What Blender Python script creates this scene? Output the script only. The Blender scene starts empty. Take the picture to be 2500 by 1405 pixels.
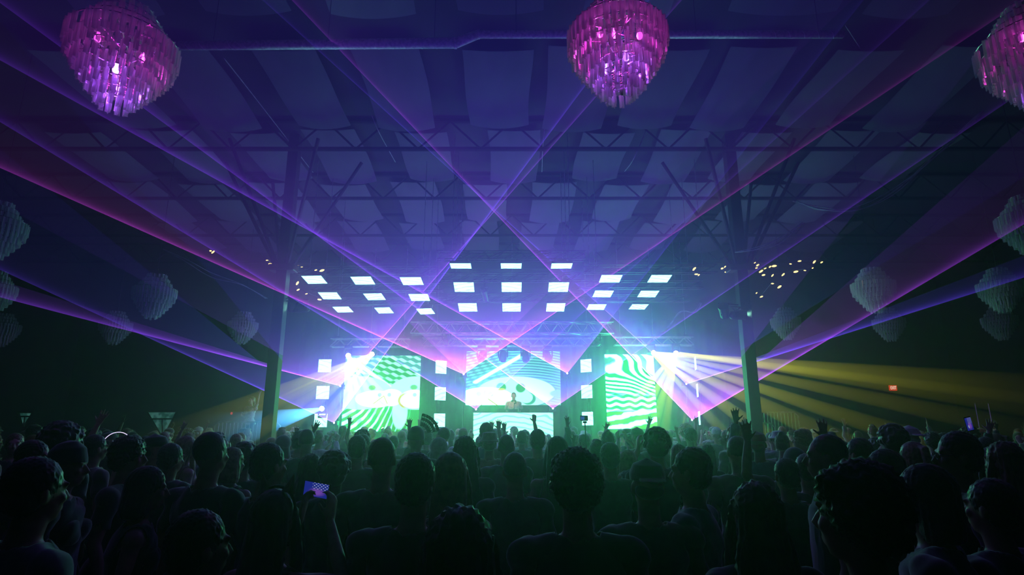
import bpy, bmesh, math, random
import numpy as np
from mathutils import Vector, Matrix

# ------------------------------------------------------------------ camera, world, exposure
F_PX, CX, CY = 1440.0, 1250.0, 702.5
CAM = Vector((0.0, 0.0, 1.75))
PITCH = math.radians(13.6)
scene = bpy.context.scene
COL = scene.collection
cam_data = bpy.data.cameras.new('camera')
cam_data.sensor_width = 36.0
cam_data.lens = F_PX / 2500.0 * 36.0
cam_data.clip_start = 0.05
cam_data.clip_end = 200
cam = bpy.data.objects.new('camera', cam_data)
cam.location = CAM
cam.rotation_euler = (math.pi / 2 + PITCH, 0, 0)
COL.objects.link(cam)
scene.camera = cam
FWD = Vector((0, math.cos(PITCH), math.sin(PITCH)))
UP = Vector((0, -math.sin(PITCH), math.cos(PITCH)))
RIGHT = Vector((1, 0, 0))

world = bpy.data.worlds.new('world')
scene.world = world
world.use_nodes = True
wn = world.node_tree
wn.nodes['Background'].inputs[0].default_value = (0, 0, 0, 1)
wn.nodes['Background'].inputs[1].default_value = 0.0
HAZE = 0.016
vs = wn.nodes.new('ShaderNodeVolumeScatter')          # smoke-machine haze filling the hall
vs.inputs['Color'].default_value = (0.95, 0.97, 1.0, 1)
vs.inputs['Density'].default_value = HAZE
vs.inputs['Anisotropy'].default_value = 0.85
wn.links.new(vs.outputs[0], wn.nodes['World Output'].inputs['Volume'])

vw = scene.view_settings
vw.view_transform = 'Standard'
vw.look = 'None'
vw.gamma = 1.0
vw.use_curve_mapping = False
vw.exposure = -0.3
cy = scene.cycles
cy.transparent_max_bounces = 24
cy.max_bounces = 4
cy.diffuse_bounces = 2
cy.glossy_bounces = 2
cy.transmission_bounces = 3
cy.volume_bounces = 0
cy.caustics_reflective = False
cy.caustics_refractive = False
cy.sample_clamp_indirect = 4.0
cy.sample_clamp_direct = 30.0
cy.use_denoising = True
cy.use_light_tree = False
cy.adaptive_threshold = 0.15
cy.volume_max_steps = 64
cy.light_sampling_threshold = 0.05

rng = random.Random(7)


def P(px, py, s):
    """photo pixel at camera depth s (metres) -> world point"""
    return CAM + s * (FWD + RIGHT * ((px - CX) / F_PX) + UP * ((CY - py) / F_PX))


def Py(px, py, y):
    """photo pixel on the vertical plane world-y = y"""
    d = FWD + RIGHT * ((px - CX) / F_PX) + UP * ((CY - py) / F_PX)
    return CAM + d * (y / d.y)


def Pz(px, py, z):
    d = FWD + RIGHT * ((px - CX) / F_PX) + UP * ((CY - py) / F_PX)
    return CAM + d * ((z - CAM.z) / d.z)


# ------------------------------------------------------------------ node expression helper
class E:
    def __init__(s, nt, sock):
        s.nt, s.k = nt, sock

    def op(s, name, *a):
        n = s.nt.nodes.new('ShaderNodeMath')
        n.operation = name
        for i, v in enumerate((s,) + a):
            if isinstance(v, E):
                s.nt.links.new(v.k, n.inputs[i])
            else:
                n.inputs[i].default_value = float(v)
        return E(s.nt, n.outputs[0])

    def __add__(s, o): return s.op('ADD', o)
    __radd__ = __add__
    def __sub__(s, o): return s.op('SUBTRACT', o)
    def __rsub__(s, o): return s.op('MULTIPLY', -1.0).op('ADD', o)
    def __mul__(s, o): return s.op('MULTIPLY', o)
    __rmul__ = __mul__
    def __truediv__(s, o): return s.op('DIVIDE', o)
    def __neg__(s): return s.op('MULTIPLY', -1.0)
    def pw(s, o): return s.op('POWER', o)
    def sin(s): return s.op('SINE')
    def abs(s): return s.op('ABSOLUTE')
    def sqrt(s): return s.op('SQRT')
    def exp(s): return s.op('EXPONENT')
    def mx(s, o): return s.op('MAXIMUM', o)
    def mn(s, o): return s.op('MINIMUM', o)
    def atan2(s, o): return s.op('ARCTAN2', o)

    def step(s, a, b):
        """smooth 0..1 as value goes a..b (a > b allowed)"""
        n = s.nt.nodes.new('ShaderNodeMapRange')
        n.interpolation_type = 'SMOOTHSTEP'
        s.nt.links.new(s.k, n.inputs[0])
        flip = a > b
        n.inputs[1].default_value, n.inputs[2].default_value = (b, a) if flip else (a, b)
        n.inputs[3].default_value, n.inputs[4].default_value = (1, 0) if flip else (0, 1)
        return E(s.nt, n.outputs[0])


def mixc(nt, fac, c1, c2):
    n = nt.nodes.new('ShaderNodeMix')
    n.data_type = 'RGBA'
    n.clamp_factor = True
    for i, v in ((0, fac), (6, c1), (7, c2)):
        if isinstance(v, E):
            nt.links.new(v.k, n.inputs[i])
        elif i == 0:
            n.inputs[0].default_value = v
        else:
            n.inputs[i].default_value = (*v[:3], 1)
    return E(nt, n.outputs[2])


def noise(nt, scale, detail=2.0, coord='Object', stretch=None, rough=0.5):
    tc = nt.nodes.new('ShaderNodeTexCoord')
    n = nt.nodes.new('ShaderNodeTexNoise')
    n.inputs['Scale'].default_value = scale
    n.inputs['Detail'].default_value = detail
    n.inputs['Roughness'].default_value = rough
    if stretch:
        m = nt.nodes.new('ShaderNodeMapping')
        m.inputs['Scale'].default_value = stretch
        nt.links.new(tc.outputs[coord], m.inputs[0])
        nt.links.new(m.outputs[0], n.inputs['Vector'])
    else:
        nt.links.new(tc.outputs[coord], n.inputs['Vector'])
    return E(nt, n.outputs[0])


MATS = {}


def pbr(name, col, rough=0.7, metal=0.0, var=0.25, nscale=8.0, spec=0.5, bump=0.0, sheen=0.0):
    if name in MATS:
        return MATS[name]
    m = bpy.data.materials.new(name)
    m.use_nodes = True
    nt = m.node_tree
    b = nt.nodes['Principled BSDF']
    nz = noise(nt, nscale, 3)
    lo = tuple(c * (1 - var) for c in col)
    hi = tuple(min(1, c * (1 + var)) for c in col)
    nt.links.new(mixc(nt, nz.step(0.3, 0.7), lo, hi).k, b.inputs['Base Color'])
    b.inputs['Roughness'].default_value = rough
    b.inputs['Metallic'].default_value = metal
    b.inputs['Specular IOR Level'].default_value = spec
    if sheen:
        b.inputs['Sheen Weight'].default_value = sheen
    if bump:
        bp = nt.nodes.new('ShaderNodeBump')
        bp.inputs['Strength'].default_value = bump
        nt.links.new(noise(nt, nscale * 4, 4).k, bp.inputs['Height'])
        nt.links.new(bp.outputs[0], b.inputs['Normal'])
    MATS[name] = m
    return m


def emit(name, build, strength=1.0, sample='AUTO', transparent=False):
    """emissive material; build(nt, X, Y) returns colour (E or tuple) from the object's UV"""
    if name in MATS:
        return MATS[name]
    m = bpy.data.materials.new(name)
    m.use_nodes = True
    nt = m.node_tree
    nt.nodes.clear()
    out = nt.nodes.new('ShaderNodeOutputMaterial')
    em = nt.nodes.new('ShaderNodeEmission')
    if callable(build):
        tc = nt.nodes.new('ShaderNodeTexCoord')
        sp = nt.nodes.new('ShaderNodeSeparateXYZ')
        nt.links.new(tc.outputs['UV'], sp.inputs[0])
        c = build(nt, E(nt, sp.outputs[0]), E(nt, sp.outputs[1]))
        nt.links.new(c.k, em.inputs[0])
    else:
        em.inputs[0].default_value = (*build, 1)
    em.inputs[1].default_value = strength
    nt.links.new(em.outputs[0], out.inputs[0])
    m.cycles.emission_sampling = sample
    MATS[name] = m
    return m


# ------------------------------------------------------------------ object helpers
def tag(o, label=None, cat=None, group=None, kind=None):
    if label: o['label'] = label
    if cat: o['category'] = cat
    if group: o['group'] = group
    if kind: o['kind'] = kind
    return o


def empty(name, loc=(0, 0, 0), rz=0.0):
    o = bpy.data.objects.new(name, None)
    o.location = loc
    o.rotation_euler = (0, 0, rz)
    o.empty_display_size = 0.1
    COL.objects.link(o)
    return o


def link(name, me, mat=None, parent=None, loc=None, rot=None):
    o = bpy.data.objects.new(name, me)
    COL.objects.link(o)
    if mat is not None and len(me.materials) == 0:
        me.materials.append(mat)
    if parent is not None: o.parent = parent
    if loc is not None: o.location = loc
    if rot is not None: o.rotation_euler = rot
    return o


def to_mesh(bm, name, smooth=False):
    bmesh.ops.recalc_face_normals(bm, faces=bm.faces)
    me = bpy.data.meshes.new(name)
    bm.to_mesh(me)
    bm.free()
    if smooth:
        me.polygons.foreach_set('use_smooth', [True] * len(me.polygons))
    return me


def obj(name, bm, mat, parent=None, smooth=False, loc=None, rot=None):
    return link(name, to_mesh(bm, name, smooth), mat, parent, loc, rot)


def NB(): return bmesh.new()


def bars(name, segs, r, mat, parent, n=6):
    """each straight bar a part of its own"""
    for a, b_ in segs:
        obj(name, bar(NB(), a, b_, r, n), mat, parent)


def box(bm, c, size, rot=None, bevel=0.0):
    M = Matrix.Translation(c) @ (rot.to_4x4() if rot is not None else Matrix()) @ Matrix.Diagonal((*size, 1))
    r = bmesh.ops.create_cube(bm, size=1.0, matrix=M)
    if bevel:
        es = list({e for v in r['verts'] for e in v.link_edges})
        bmesh.ops.bevel(bm, geom=es, offset=bevel, segments=2, affect='EDGES', profile=0.5)
    return bm


def ell(bm, c, r, rot=None, u=14, v=9):
    M = Matrix.Translation(c) @ (rot.to_4x4() if rot is not None else Matrix()) @ Matrix.Diagonal((*r, 1))
    bmesh.ops.create_uvsphere(bm, u_segments=u, v_segments=v, radius=1.0, matrix=M)
    return bm


def tube(bm, pts, radii, n=10, cap=True, ref=None):
    """loft along pts; radius float or (a, b)"""
    pts = [Vector(p) for p in pts]
    if not isinstance(radii, (list, tuple)):
        radii = [radii] * len(pts)
    rings = []
    prev = None
    for i, p in enumerate(pts):
        a = pts[max(0, i - 1)]
        b = pts[min(len(pts) - 1, i + 1)]
        t = (b - a).normalized()
        if prev is None:
            h = Vector(ref) if ref is not None else (Vector((1, 0, 0)) if abs(t.x) < 0.9 else Vector((0, 1, 0)))
        else:
            h = prev
        x = (h - t * h.dot(t)).normalized()
        prev = x
        y = t.cross(x)
        ra = radii[i]
        rx, ry = ra if isinstance(ra, (list, tuple)) else (ra, ra)
        rings.append([bm.verts.new(p + x * (rx * math.cos(2 * math.pi * k / n)) + y * (ry * math.sin(2 * math.pi * k / n))) for k in range(n)])
    for a, b in zip(rings, rings[1:]):
        for k in range(n):
            bm.faces.new((a[k], a[(k + 1) % n], b[(k + 1) % n], b[k]))
    if cap:
        bm.faces.new(rings[0][::-1])
        bm.faces.new(rings[-1])
    return bm


def bar(bm, a, b, w, n=4):
    return tube(bm, [a, b], w, n=n)


def quad_uv(name, w, h, mat, parent, loc=(0, 0, 0), rot=(0, 0, 0)):
    """upright quad in local xz, facing -y, with 0..1 UV"""
    me = bpy.data.meshes.new(name)
    me.from_pydata([(-w / 2, 0, -h / 2), (w / 2, 0, -h / 2), (w / 2, 0, h / 2), (-w / 2, 0, h / 2)], [], [(0, 1, 2, 3)])
    uv = me.uv_layers.new(name='UVMap')
    for i, c in enumerate(((0, 0), (1, 0), (1, 1), (0, 1))):
        uv.data[i].uv = c
    return link(name, me, mat, parent, loc, rot)


# ------------------------------------------------------------------ palette
MATTE = pbr('matte_black_steel', (.012, .012, .014), 1.0, spec=.1)
BLACK = pbr('black_paint', (0.018, 0.018, 0.02), 0.5)
STEEL = pbr('dark_steel', (0.05, 0.05, 0.055), 0.4, 0.6)
ALU = pbr('truss_aluminium', (0.45, 0.46, 0.48), 0.35, 0.9)
DRAPE = pbr('black_drape', (0.03, 0.032, 0.03), 0.9, bump=0.2)
WALLM = pbr('painted_wall', (0.035, 0.037, 0.04), 0.85, bump=0.15, nscale=2)
FLOORM = pbr('concrete_floor', (0.05, 0.05, 0.05), 0.6, nscale=1.5)
CEILM = pbr('ceiling_paint', (0.02, 0.021, 0.026), 0.9, nscale=2)
FABRIC = pbr('ceiling_fabric', (0.11, 0.12, 0.15), 0.95, nscale=3, var=0.12)
GALV = pbr('galvanised_duct', (0.8, 0.86, 0.86), 0.6, 0.0, nscale=20)

# ------------------------------------------------------------------ the hall
XW, YB, YF, ZC = 20.0, 27.0, -6.0, 9.2


def slab(name, c, size, mat):
    return tag(obj(name, box(NB(), c, size), mat), kind='structure')


tag(slab('floor', (0, (YB + YF) / 2, -0.1), (2 * XW, YB - YF, 0.2), FLOORM), 'dark concrete dance floor under the crowd', 'floor')
ceiling = tag(slab('ceiling', (0, (YB + YF) / 2, ZC + 0.1), (2 * XW, YB - YF, 0.2), CEILM), 'dark ceiling hung with rows of draped fabric sheets', 'ceiling')
tag(slab('wall_back', (0, YB + 0.1, ZC / 2), (2 * XW + 0.4, 0.2, ZC), WALLM), 'dark wall behind the stage', 'wall')
tag(slab('wall_left', (-XW - 0.1, (YB + YF) / 2, ZC / 2), (0.2, YB - YF, ZC), WALLM), 'dark wall on the left side of hall', 'wall')
tag(slab('wall_right', (XW + 0.1, (YB + YF) / 2, ZC / 2), (0.2, YB - YF, ZC), WALLM), 'dark wall on the right side of hall', 'wall')
tag(slab('wall_front', (0, YF - 0.1, ZC / 2), (2 * XW + 0.4, 0.2, ZC), WALLM), 'dark wall behind the viewer', 'wall')


# fabric sheets under the ceiling: rows (y0, y1, [(x, width)])
def sheet_mesh(w, l, sag, seed):
    r = random.Random(seed)
    nx, ny = 8, 10
    vs_, fs = [], []
    ph = r.uniform(0, 6)
    for top in (0, 1):
        for j in range(ny + 1):
            for i in range(nx + 1):
                u, v = i / nx, j / ny
                x = (u - .5) * w + 0.02 * math.sin(5 * v + ph)
                z = -sag * (1 - (2 * u - 1) ** 2) * (0.35 + 0.65 * v) - 0.16 * v ** 2 - 0.05 * math.sin(3 * v + ph) + 0.015 * top
                vs_.append((x, (v - .5) * l, z))
    k = (nx + 1) * (ny + 1)
    for j in range(ny):
        for i in range(nx):
            a = j * (nx + 1) + i
            fs.append((a, a + 1, a + nx + 2, a + nx + 1))
            fs.append((k + a, k + a + nx + 1, k + a + nx + 2, k + a + 1))
    me = bpy.data.meshes.new('fabric_sheet')
    me.from_pydata(vs_, [], fs)
    me.polygons.foreach_set('use_smooth', [True] * len(me.polygons))
    return me


SH = [sheet_mesh(1.0, 1.0, 0.10, i) for i in range(4)]
rows = [(6.3, 8.9, [(-6.8, 1.5), (-4.6, 1.5), (-2.4, 1.5), (-0.2, 1.5), (2.0, 1.5), (4.75, 1.9), (6.9, 1.5)]),
        (10.1, 12.9, [(-8.8, 1.4), (-6.7, 1.4), (-4.5, 1.25), (-2.5, 1.35), (-0.3, 1.4), (1.45, 1.42), (3.2, 1.3), (4.95, 1.3), (7.0, 1.3), (9.1, 1.3)]),
        (13.4, 16.0, [(-11, 1.4), (-8.7, 1.4), (-6.45, 1.25), (-4.6, 1.35), (-2.3, 1.3), (0.06, 1.32), (2.4, 1.3), (4.4, 1.28), (6.35, 1.25), (8.6, 1.3), (10.8, 1.3)]),
        (16.6, 19.4, [(x, 1.35) for x in np.arange(-11.6, 12, 2.15)]),
        (20.0, 22.8, [(x, 1.35) for x in np.arange(-12.2, 12.5, 2.2)])]
k = 0
for y0, y1, cols in rows:
    for x, w in cols:
        o = link('fabric_sheet', SH[k % 4], FABRIC, ceiling, (x, (y0 + y1) / 2, ZC - 0.18))
        o.scale = (w, y1 - y0, 1.0)
        k += 1


# open-web joists across the hall
def lattice(bm, L, h, pitch, cr, dr):
    """planar lattice along local x, chords at z=0 and z=-h"""
    for z in (0, -h):
        bar(bm, (-L / 2, 0, z), (L / 2, 0, z), cr, 6)
    n = int(L / pitch)
    for i in range(n):
        a = -L / 2 + i * L / n
        b = a + L / n
        m = (a + b) / 2
        bar(bm, (a, 0, 0), (m, 0, -h), dr, 4)
        bar(bm, (m, 0, -h), (b, 0, 0), dr, 4)
    return bm


jm = None
for i, y in enumerate((13.15, 16.3, 19.7, 23.0)):
    j = empty('ceiling_joist', (0, y, ZC - 0.05))
    if jm is None:
        b1 = box(NB(), (0, 0, 0), (39.6, 0.10, 0.07))
        b2 = NB()
        n = 26
        for q in range(n):
            a, b = -19.8 + q * 39.6 / n, -19.8 + (q + 1) * 39.6 / n
            bar(b2, (a, 0, 0), ((a + b) / 2, 0, -0.75), 0.025)
            bar(b2, ((a + b) / 2, 0, -0.75), (b, 0, 0), 0.025)
        jm = (to_mesh(b1, 'chord'), to_mesh(b2, 'web'))
    link('chord', jm[0], MATTE, j)
    link('chord', jm[0], MATTE, j, (0, 0, -.75))
    tag(link('web', jm[1], MATTE, j), kind='stuff')
    tag(j, ('nearest', 'second', 'third', 'farthest')[i] + ' dark open-web steel joist spanning the ceiling', 'joist', 'ceiling joists', 'structure')

# spiral duct hung under the ceiling, with an offset elbow
duct = empty('ventilation_duct', P(1120, 105, 9.8))
o0 = duct.location.copy()
dl = [P(438, 112, 9.85), P(1112, 105, 9.8)]
dr_ = [P(1168, 84, 9.9), P(2058, 84, 9.9)]
R1, R2 = 0.088, 0.066


def pipe(name, a, b, ra, rb, seams, parent):
    bm = tube(NB(), [a - o0, a.lerp(b, .5) - o0, b - o0], [ra, (ra + rb) / 2, rb], 20)
    o = obj(name, bm, GALV, parent, True)
    if seams:
        s = NB()
        d = (b - a)
        L = d.length
        d.normalize()
        x = Vector((0, 0, 1)).cross(d).normalized()
        y = d.cross(x)
        pts = []
        N = int(L / 0.24 * 12)
        for i in range(N + 1):
            t = i / N
            an = 2 * math.pi * i / 12
            r = (ra + (rb - ra) * t) + 0.001
            pts.append(a - o0 + d * (L * t) + (x * math.cos(an) + y * math.sin(an)) * r)
        tube(s, pts, 0.0045, 4)
        obj('seam', s, GALV, o, True)
    return o


pipe('duct_run', dl[0], dl[1], R1 * 0.8, R1, True, duct)
pipe('elbow', dl[1], dr_[0], R1, R2 * 1.1, False, duct)
pipe('duct_run', dr_[0], dr_[1], R2, R2, True, duct)
for c, r in ((dl[1], R1 + .008), (dr_[0], R2 + .012)):
    bm = NB()
    tube(bm, [c - o0 + Vector((-.02, 0, 0)), c - o0 + Vector((.02, 0, 0))], r, 20)
    obj('collar', bm, GALV, duct)
for px in (520, 800, 1060, 1260, 1700, 2000):
    c = P(px, 105 if px < 1150 else 84, 9.8)
    bm = NB()
    bar(bm, c - o0 + Vector((0, 0, .05)), (c.x - o0.x, c.y - o0.y, ZC - 0.02 - o0.z), 0.006)
    obj('hanger', bm, STEEL, duct)
tag(duct, 'grey spiral ventilation duct with an offset elbow under the ceiling', 'duct')

# ------------------------------------------------------------------ steel columns with branching braces
PX_, PYD, PW = 5.62, 14.0, 0.13


def column(sx, label):
    t = empty('steel_column', (sx * PX_, PYD, 0))
    b = NB()
    box(b, (0, 0, ZC / 2), (2 * PW, 2 * PW, ZC - 0.01), bevel=0.012)
    obj('post', b, BLACK, t)
    b = NB()
    box(b, (0, 0, 0.02), (0.5, 0.5, 0.04), bevel=0.01)
    obj('base_plate', b, STEEL, t)
    b = NB()
    box(b, (0, 0, 5.62), (0.62, 0.34, 0.16), bevel=0.02)
    obj('bracket', b, STEEL, t)
    for dx, dy in ((-1, 0), (1, 0), (-.6, 1), (.6, 1), (-.6, -1), (.6, -1)):
        b = NB()
        bar(b, (dx * .2, dy * .1, 5.66), (dx * 1.75, dy * 1.3, ZC - 0.75), 0.045, 6)
        obj('brace', b, BLACK, t)
    return tag(t, label, 'column')


column(-1, 'dark square steel column with splayed braces left of the stage')
column(1, 'dark square steel column with splayed braces right of the stage')
# ------------------------------------------------------------------ LED pictures (flat screen content)
GSCR = 38.0
_K = 7.0 / GSCR


def kc(r, g, b):
    """colour of a picture area that is not blown out"""
    return (r * _K, g * _K, b * _K)


GREEN = kc(.003, .080, .016)
DGREEN = kc(.0005, .030, .006)
MINT = kc(.030, .150, .100)
WHITE = (.042, 1.05, .27)
PALE = kc(.125, .30, .26)
ORANGE = kc(.150, .080, .010)
CREAM = (.045, .62, .14)


def eld(X, Y, cx, cy, rx, ry):
    """normalised distance from an ellipse centre"""
    a, b = (X - cx) / rx, (Y - cy) / ry
    return (a * a + b * b).sqrt()


def line(X, Y, x0, y0, x1, y1, w, asp=1.0):
    """1 near the segment"""
    dx, dy = (x1 - x0), (y1 - y0)
    L2 = dx * dx + dy * dy
    t = ((X - x0) * dx + (Y - y0) * dy) / L2
    t = t.mx(0.0).mn(1.0)
    ex, ey = X - (t * dx + x0), Y - (t * dy + y0)
    return ((ex * ex) + (ey * ey) * asp).sqrt().step(w, w * 0.5)


def scr_center(nt, X, Y):
    n = noise(nt, 6, 2, 'UV')
    f1 = (Y + (X - .55) * (X - .55) * .5 - X * .05) * 125.0
    right = f1.sin() + n * .8 - .4
    f2 = (Y * 1.0 - X * .42) * 110.0
    left = f2.sin() + ((X * 60.0 + Y * 30.0).sin() * .8)
    side = X.step(.40, .52)
    st = left + (right - left) * side
    bg = mixc(nt, st.step(-.2, .7), kc(.001, .050, .020), MINT)
    bg = mixc(nt, (X - Y * .3).step(.62, 1.0) * .6, bg, kc(.06, .14, .14))
    bg = mixc(nt, line(X, Y, .10, .42, .60, .93, .035), bg, WHITE)
    d = eld(X, Y, .53, .24, .42, .29)
    c = mixc(nt, d.step(1.06, .98), bg, kc(.015, .09, .11))
    c = mixc(nt, d.step(1.0, .96), c, PALE)
    for ex, ey in ((.373, .325), (.578, .315)):
        c = mixc(nt, eld(X, Y, ex, ey, .052, .085).step(1.15, .85), c, kc(.003, .075, .012))
    c = mixc(nt, eld(X, Y, .66, .12, .075, .11).step(1.1, .95) * eld(X, Y, .635, .14, .075, .11).step(.85, 1.0), c, kc(.005, .09, .05))
    c = mixc(nt, eld(X, Y, .98, .21, .10, .07).step(1.1, .8), c, kc(.04, .13, .13))
    d2 = eld(X, Y, .21, .14, .29, .19)
    c = mixc(nt, d2.step(1.02, .98), c, CREAM)
    c = mixc(nt, (X - .10).step(0, .2) * eld(X, Y, .37, .29, .05, .02).step(1.2, .7), c, ORANGE)
    for ex in (.137, .262):
        c = mixc(nt, eld(X, Y, ex, .205, .028, .045).step(1.1, .8) * .6, c, kc(.08, .11, .12))
    for s in ((.205, .27, .165, 0.0), (.215, .14, .33, .0), (.20, .18, .27, .17)):
        c = mixc(nt, line(X, Y, *s, .010), c, ORANGE)
    return c


def scr_left(nt, X, Y):
    n = noise(nt, 5, 2, 'UV')
    f1 = (Y * 1.0 + X * .25) * 85.0
    f2 = (Y * .6 + X * 1.1) * 55.0
    top = f1.sin() + f2.sin() * .7 + n - .4
    bg = mixc(nt, top.step(-.1, .9), GREEN, kc(.10, .30, .20))
    f3 = (X * X * .8 + X * .3 - Y * 1.1 + Y * X * .9 + n * .06) * 62.0
    low = mixc(nt, (f3.sin() + (.35 - X) * 1.5).step(.1, .8), kc(.003, .07, .008), WHITE)
    low = mixc(nt, n.step(.45, .6) * .6, low, kc(.012, .085, .006))
    c = mixc(nt, Y.step(.36, .30), bg, low)
    c = mixc(nt, line(X, Y, .18, .88, .72, .50, .03), c, WHITE)
    c = mixc(nt, eld(X, Y, .22, .50, .42, .22).step(1.03, .97), c, PALE)
    c = mixc(nt, eld(X, Y, .95, .50, .36, .22).step(1.03, .97), c, PALE)
    c = mixc(nt, eld(X, Y, .75, .25, .10, .22).step(1.1, .9), c, PALE)
    c = mixc(nt, eld(X, Y, .37, .57, .05, .035).step(1.2, .7), c, kc(.03, .09, .03))
    c = mixc(nt, eld(X, Y, .92, .575, .05, .035).step(1.2, .7), c, kc(.025, .10, .04))
    for (a, b, r, q) in ((.42, .42, .27, .115), (.63, .44, .16, .115), (.93, .42, .20, .125)):
        d = eld(X, Y, a, b, r, q)
        c = mixc(nt, d.step(1.05, .98), c, kc(.16, .125, .07))
        c = mixc(nt, d.step(1.0, .95), c, CREAM)
    for ex in (.475, .60, .935):
        c = mixc(nt, eld(X, Y, ex, .475, .025, .025).step(1.2, .8) * .7, c, kc(.05, .09, .12))
    d = eld(X, Y, .93, .40, .20, .12)
    c = mixc(nt, d.step(.85, .95) * d.step(1.12, 1.02) * X.step(.86, .78), c, ORANGE)
    c = mixc(nt, line(X, Y, .53, .46, .40, .36, .008) + line(X, Y, .53, .46, .58, .36, .008), c, ORANGE)
    return c


def scr_right(nt, X, Y):
    n = noise(nt, 4, 2, 'UV')
    w = ((Y * 11.0).sin() * .10 + (X * 6.0 + Y * 3.0).sin() * .045) + n * .05
    st = ((Y + w + X * .34) * 62.0).sin()
    up = mixc(nt, st.step(-.35, .25), DGREEN, WHITE)
    st2 = ((Y + (X * 24.0).sin() * .012) * 80.0 + n * 3).sin()
    mid = mixc(nt, st2.step(-.3, .4), GREEN, WHITE)
    st3 = ((Y - X * .14 + n * .1) * 46.0).sin()
    low = mixc(nt, st3.step(-.3, .3), kc(.015, .085, .004), WHITE)
    c = mixc(nt, Y.step(.48, .42), up, mid)
    return mixc(nt, Y.step(.27, .22), c, low)


def scr_booth(nt, X, Y):
    n = noise(nt, 3, 2, 'UV', (1, .5, 1))
    st = ((Y * .9 + (X - .5) * (X - .5) * .9 + n * .35) * 42.0).sin()
    c = mixc(nt, st.step(.2, .9) * .75, (.38, 1.6, .75), (.10, .25, .38))
    return mixc(nt, n.step(.6, .75) * Y.step(.6, .2) * .6, c, (.04, .30, .16))


def scr_tile(a, tint):
    def f(nt, X, Y):
        n = noise(nt, 2.5, 2, 'UV', (.6, 2.5, 1))
        st = ((Y + X * a + n * .4) * 17.0).sin()
        return mixc(nt, st.step(.45, .95) * .55, (.18, .70, .58), tint)
    return f


M_SC = emit('screen_center', scr_center, GSCR)
M_SL = emit('screen_left', scr_left, GSCR)
M_SR = emit('screen_right', scr_right, GSCR)
M_SB = emit('screen_booth', scr_booth, 2.6)
M_T = [emit('tile_%d' % i, scr_tile(a, t), 8.0) for i, (a, t) in enumerate(((.3, (.08, .13, .15)), (-.4, (.07, .14, .13)), (.7, (.03, .11, .07))))]


def led_screen(tl, tr, bl_py, y, mat, label):
    A, B = Py(*tl, y), Py(*tr, y)
    zb = Py((tl[0] + tr[0]) / 2, bl_py, y).z
    w, h = (B - A).length, A.z - zb
    t = empty('led_screen', ((A.x + B.x) / 2, y, zb))
    quad_uv('display', w, h, mat, t, (0, -0.002, h / 2))
    b = NB()
    box(b, (0, .06, h / 2), (w + .03, .115, h + .03), bevel=.006)
    obj('housing', b, BLACK, t)
    bars('support_leg', [((x, .15, -zb + 1.25), (x, .15, h)) for x in (-w * .4, w * .4)], .035, STEEL, t)
    return tag(t, label, 'led screen', 'led screens on the stage')


led_screen((845, 869), (1028, 869), 1054, 22.6, M_SL, 'wide LED screen left of the DJ with white blobs and green ripples')
led_screen((1139, 858), (1367, 858), 990, 25.0, M_SC, 'central LED screen behind the DJ with a large pale green-eyed shape')
led_screen((1476, 866), (1595, 866), 1048, 22.6, M_SR, 'narrow LED screen right of the DJ with wavy green and white stripes')

# ---- stage
st = empty('stage', (0, 23.4, 0))
b = NB(); box(b, (0, 0, 1.21), (19.0, 6.8, .08), bevel=.01)
obj('deck', b, BLACK, st)
b = NB(); box(b, (0, 0, .58), (18.8, 6.6, 1.16))
obj('skirt', b, DRAPE, st)
tag(st, 'raised black stage behind the crowd', 'stage')

b = NB()   # pleated drape across the back of the stage
n = 260
top, bot = [], []
for i in range(n + 1):
    x = -9.5 + 19 * i / n
    yy = 26.4 + .07 * math.sin(i * .9) + .03 * math.sin(i * .37)
    top.append(b.verts.new((x, yy, 6.6))); bot.append(b.verts.new((x, yy, 1.26)))
for i in range(n):
    b.faces.new((bot[i], bot[i + 1], top[i + 1], top[i]))
bmesh.ops.solidify(b, geom=b.faces[:], thickness=.015)
tag(obj('stage_drape', b, DRAPE, None, True), 'black pleated drape hanging along the back of stage', 'curtain')

# ---- DJ booth with an LED front
A, B = Py(1156, 1007, 20.9), Py(1350, 1007, 20.9)
BW, BZ = B.x - A.x, A.z
BX = (A.x + B.x) / 2
bo = empty('dj_booth', (BX, 20.9, 1.25))
bh = BZ - 1.25
quad_uv('led_front', BW, bh - .01, M_SB, bo, (0, -.004, bh / 2))
b = NB(); box(b, (0, .4, bh / 2 - .01), (BW, .79, bh - .02), bevel=.01)
obj('cabinet', b, BLACK, bo)
b = NB(); box(b, (0, .4, bh - .005), (BW + .02, .82, .03), bevel=.005)
obj('table_top', b, BLACK, bo)
tag(bo, 'DJ booth with a glowing white and pale blue LED front', 'dj booth')
for i, (x, w, lb) in enumerate(((-.42, .32, 'left'), (.0, .33, 'middle'), (.42, .32, 'right'))):
    d = empty('dj_deck', (BX + x, 21.35, BZ + .012))
    b = NB(); box(b, (0, 0, .05), (w, .4, .09), bevel=.01)
    obj('body', b, BLACK, d)
    b = NB(); tube(b, [(0, .0, .095), (0, .0, .115)], .11 if i != 1 else .03, 20)
    obj('jog_wheel' if i != 1 else 'knob', b, STEEL, d)
    tag(d, 'black %s on the DJ booth, %s of three units' % ('media player deck' if i != 1 else 'mixer', lb), 'dj deck', 'decks on the dj booth')
ms = empty('microphone_stand', (BX + .03, 21.12, BZ + .012))
b = NB(); tube(b, [(0, 0, 0), (0, 0, .02)], .06, 16); obj('base', b, BLACK, ms)
b = NB(); tube(b, [(0, 0, .02), (0, .0, .22), (.02, -.02, .30)], .012, 8); obj('gooseneck', b, BLACK, ms)
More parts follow.
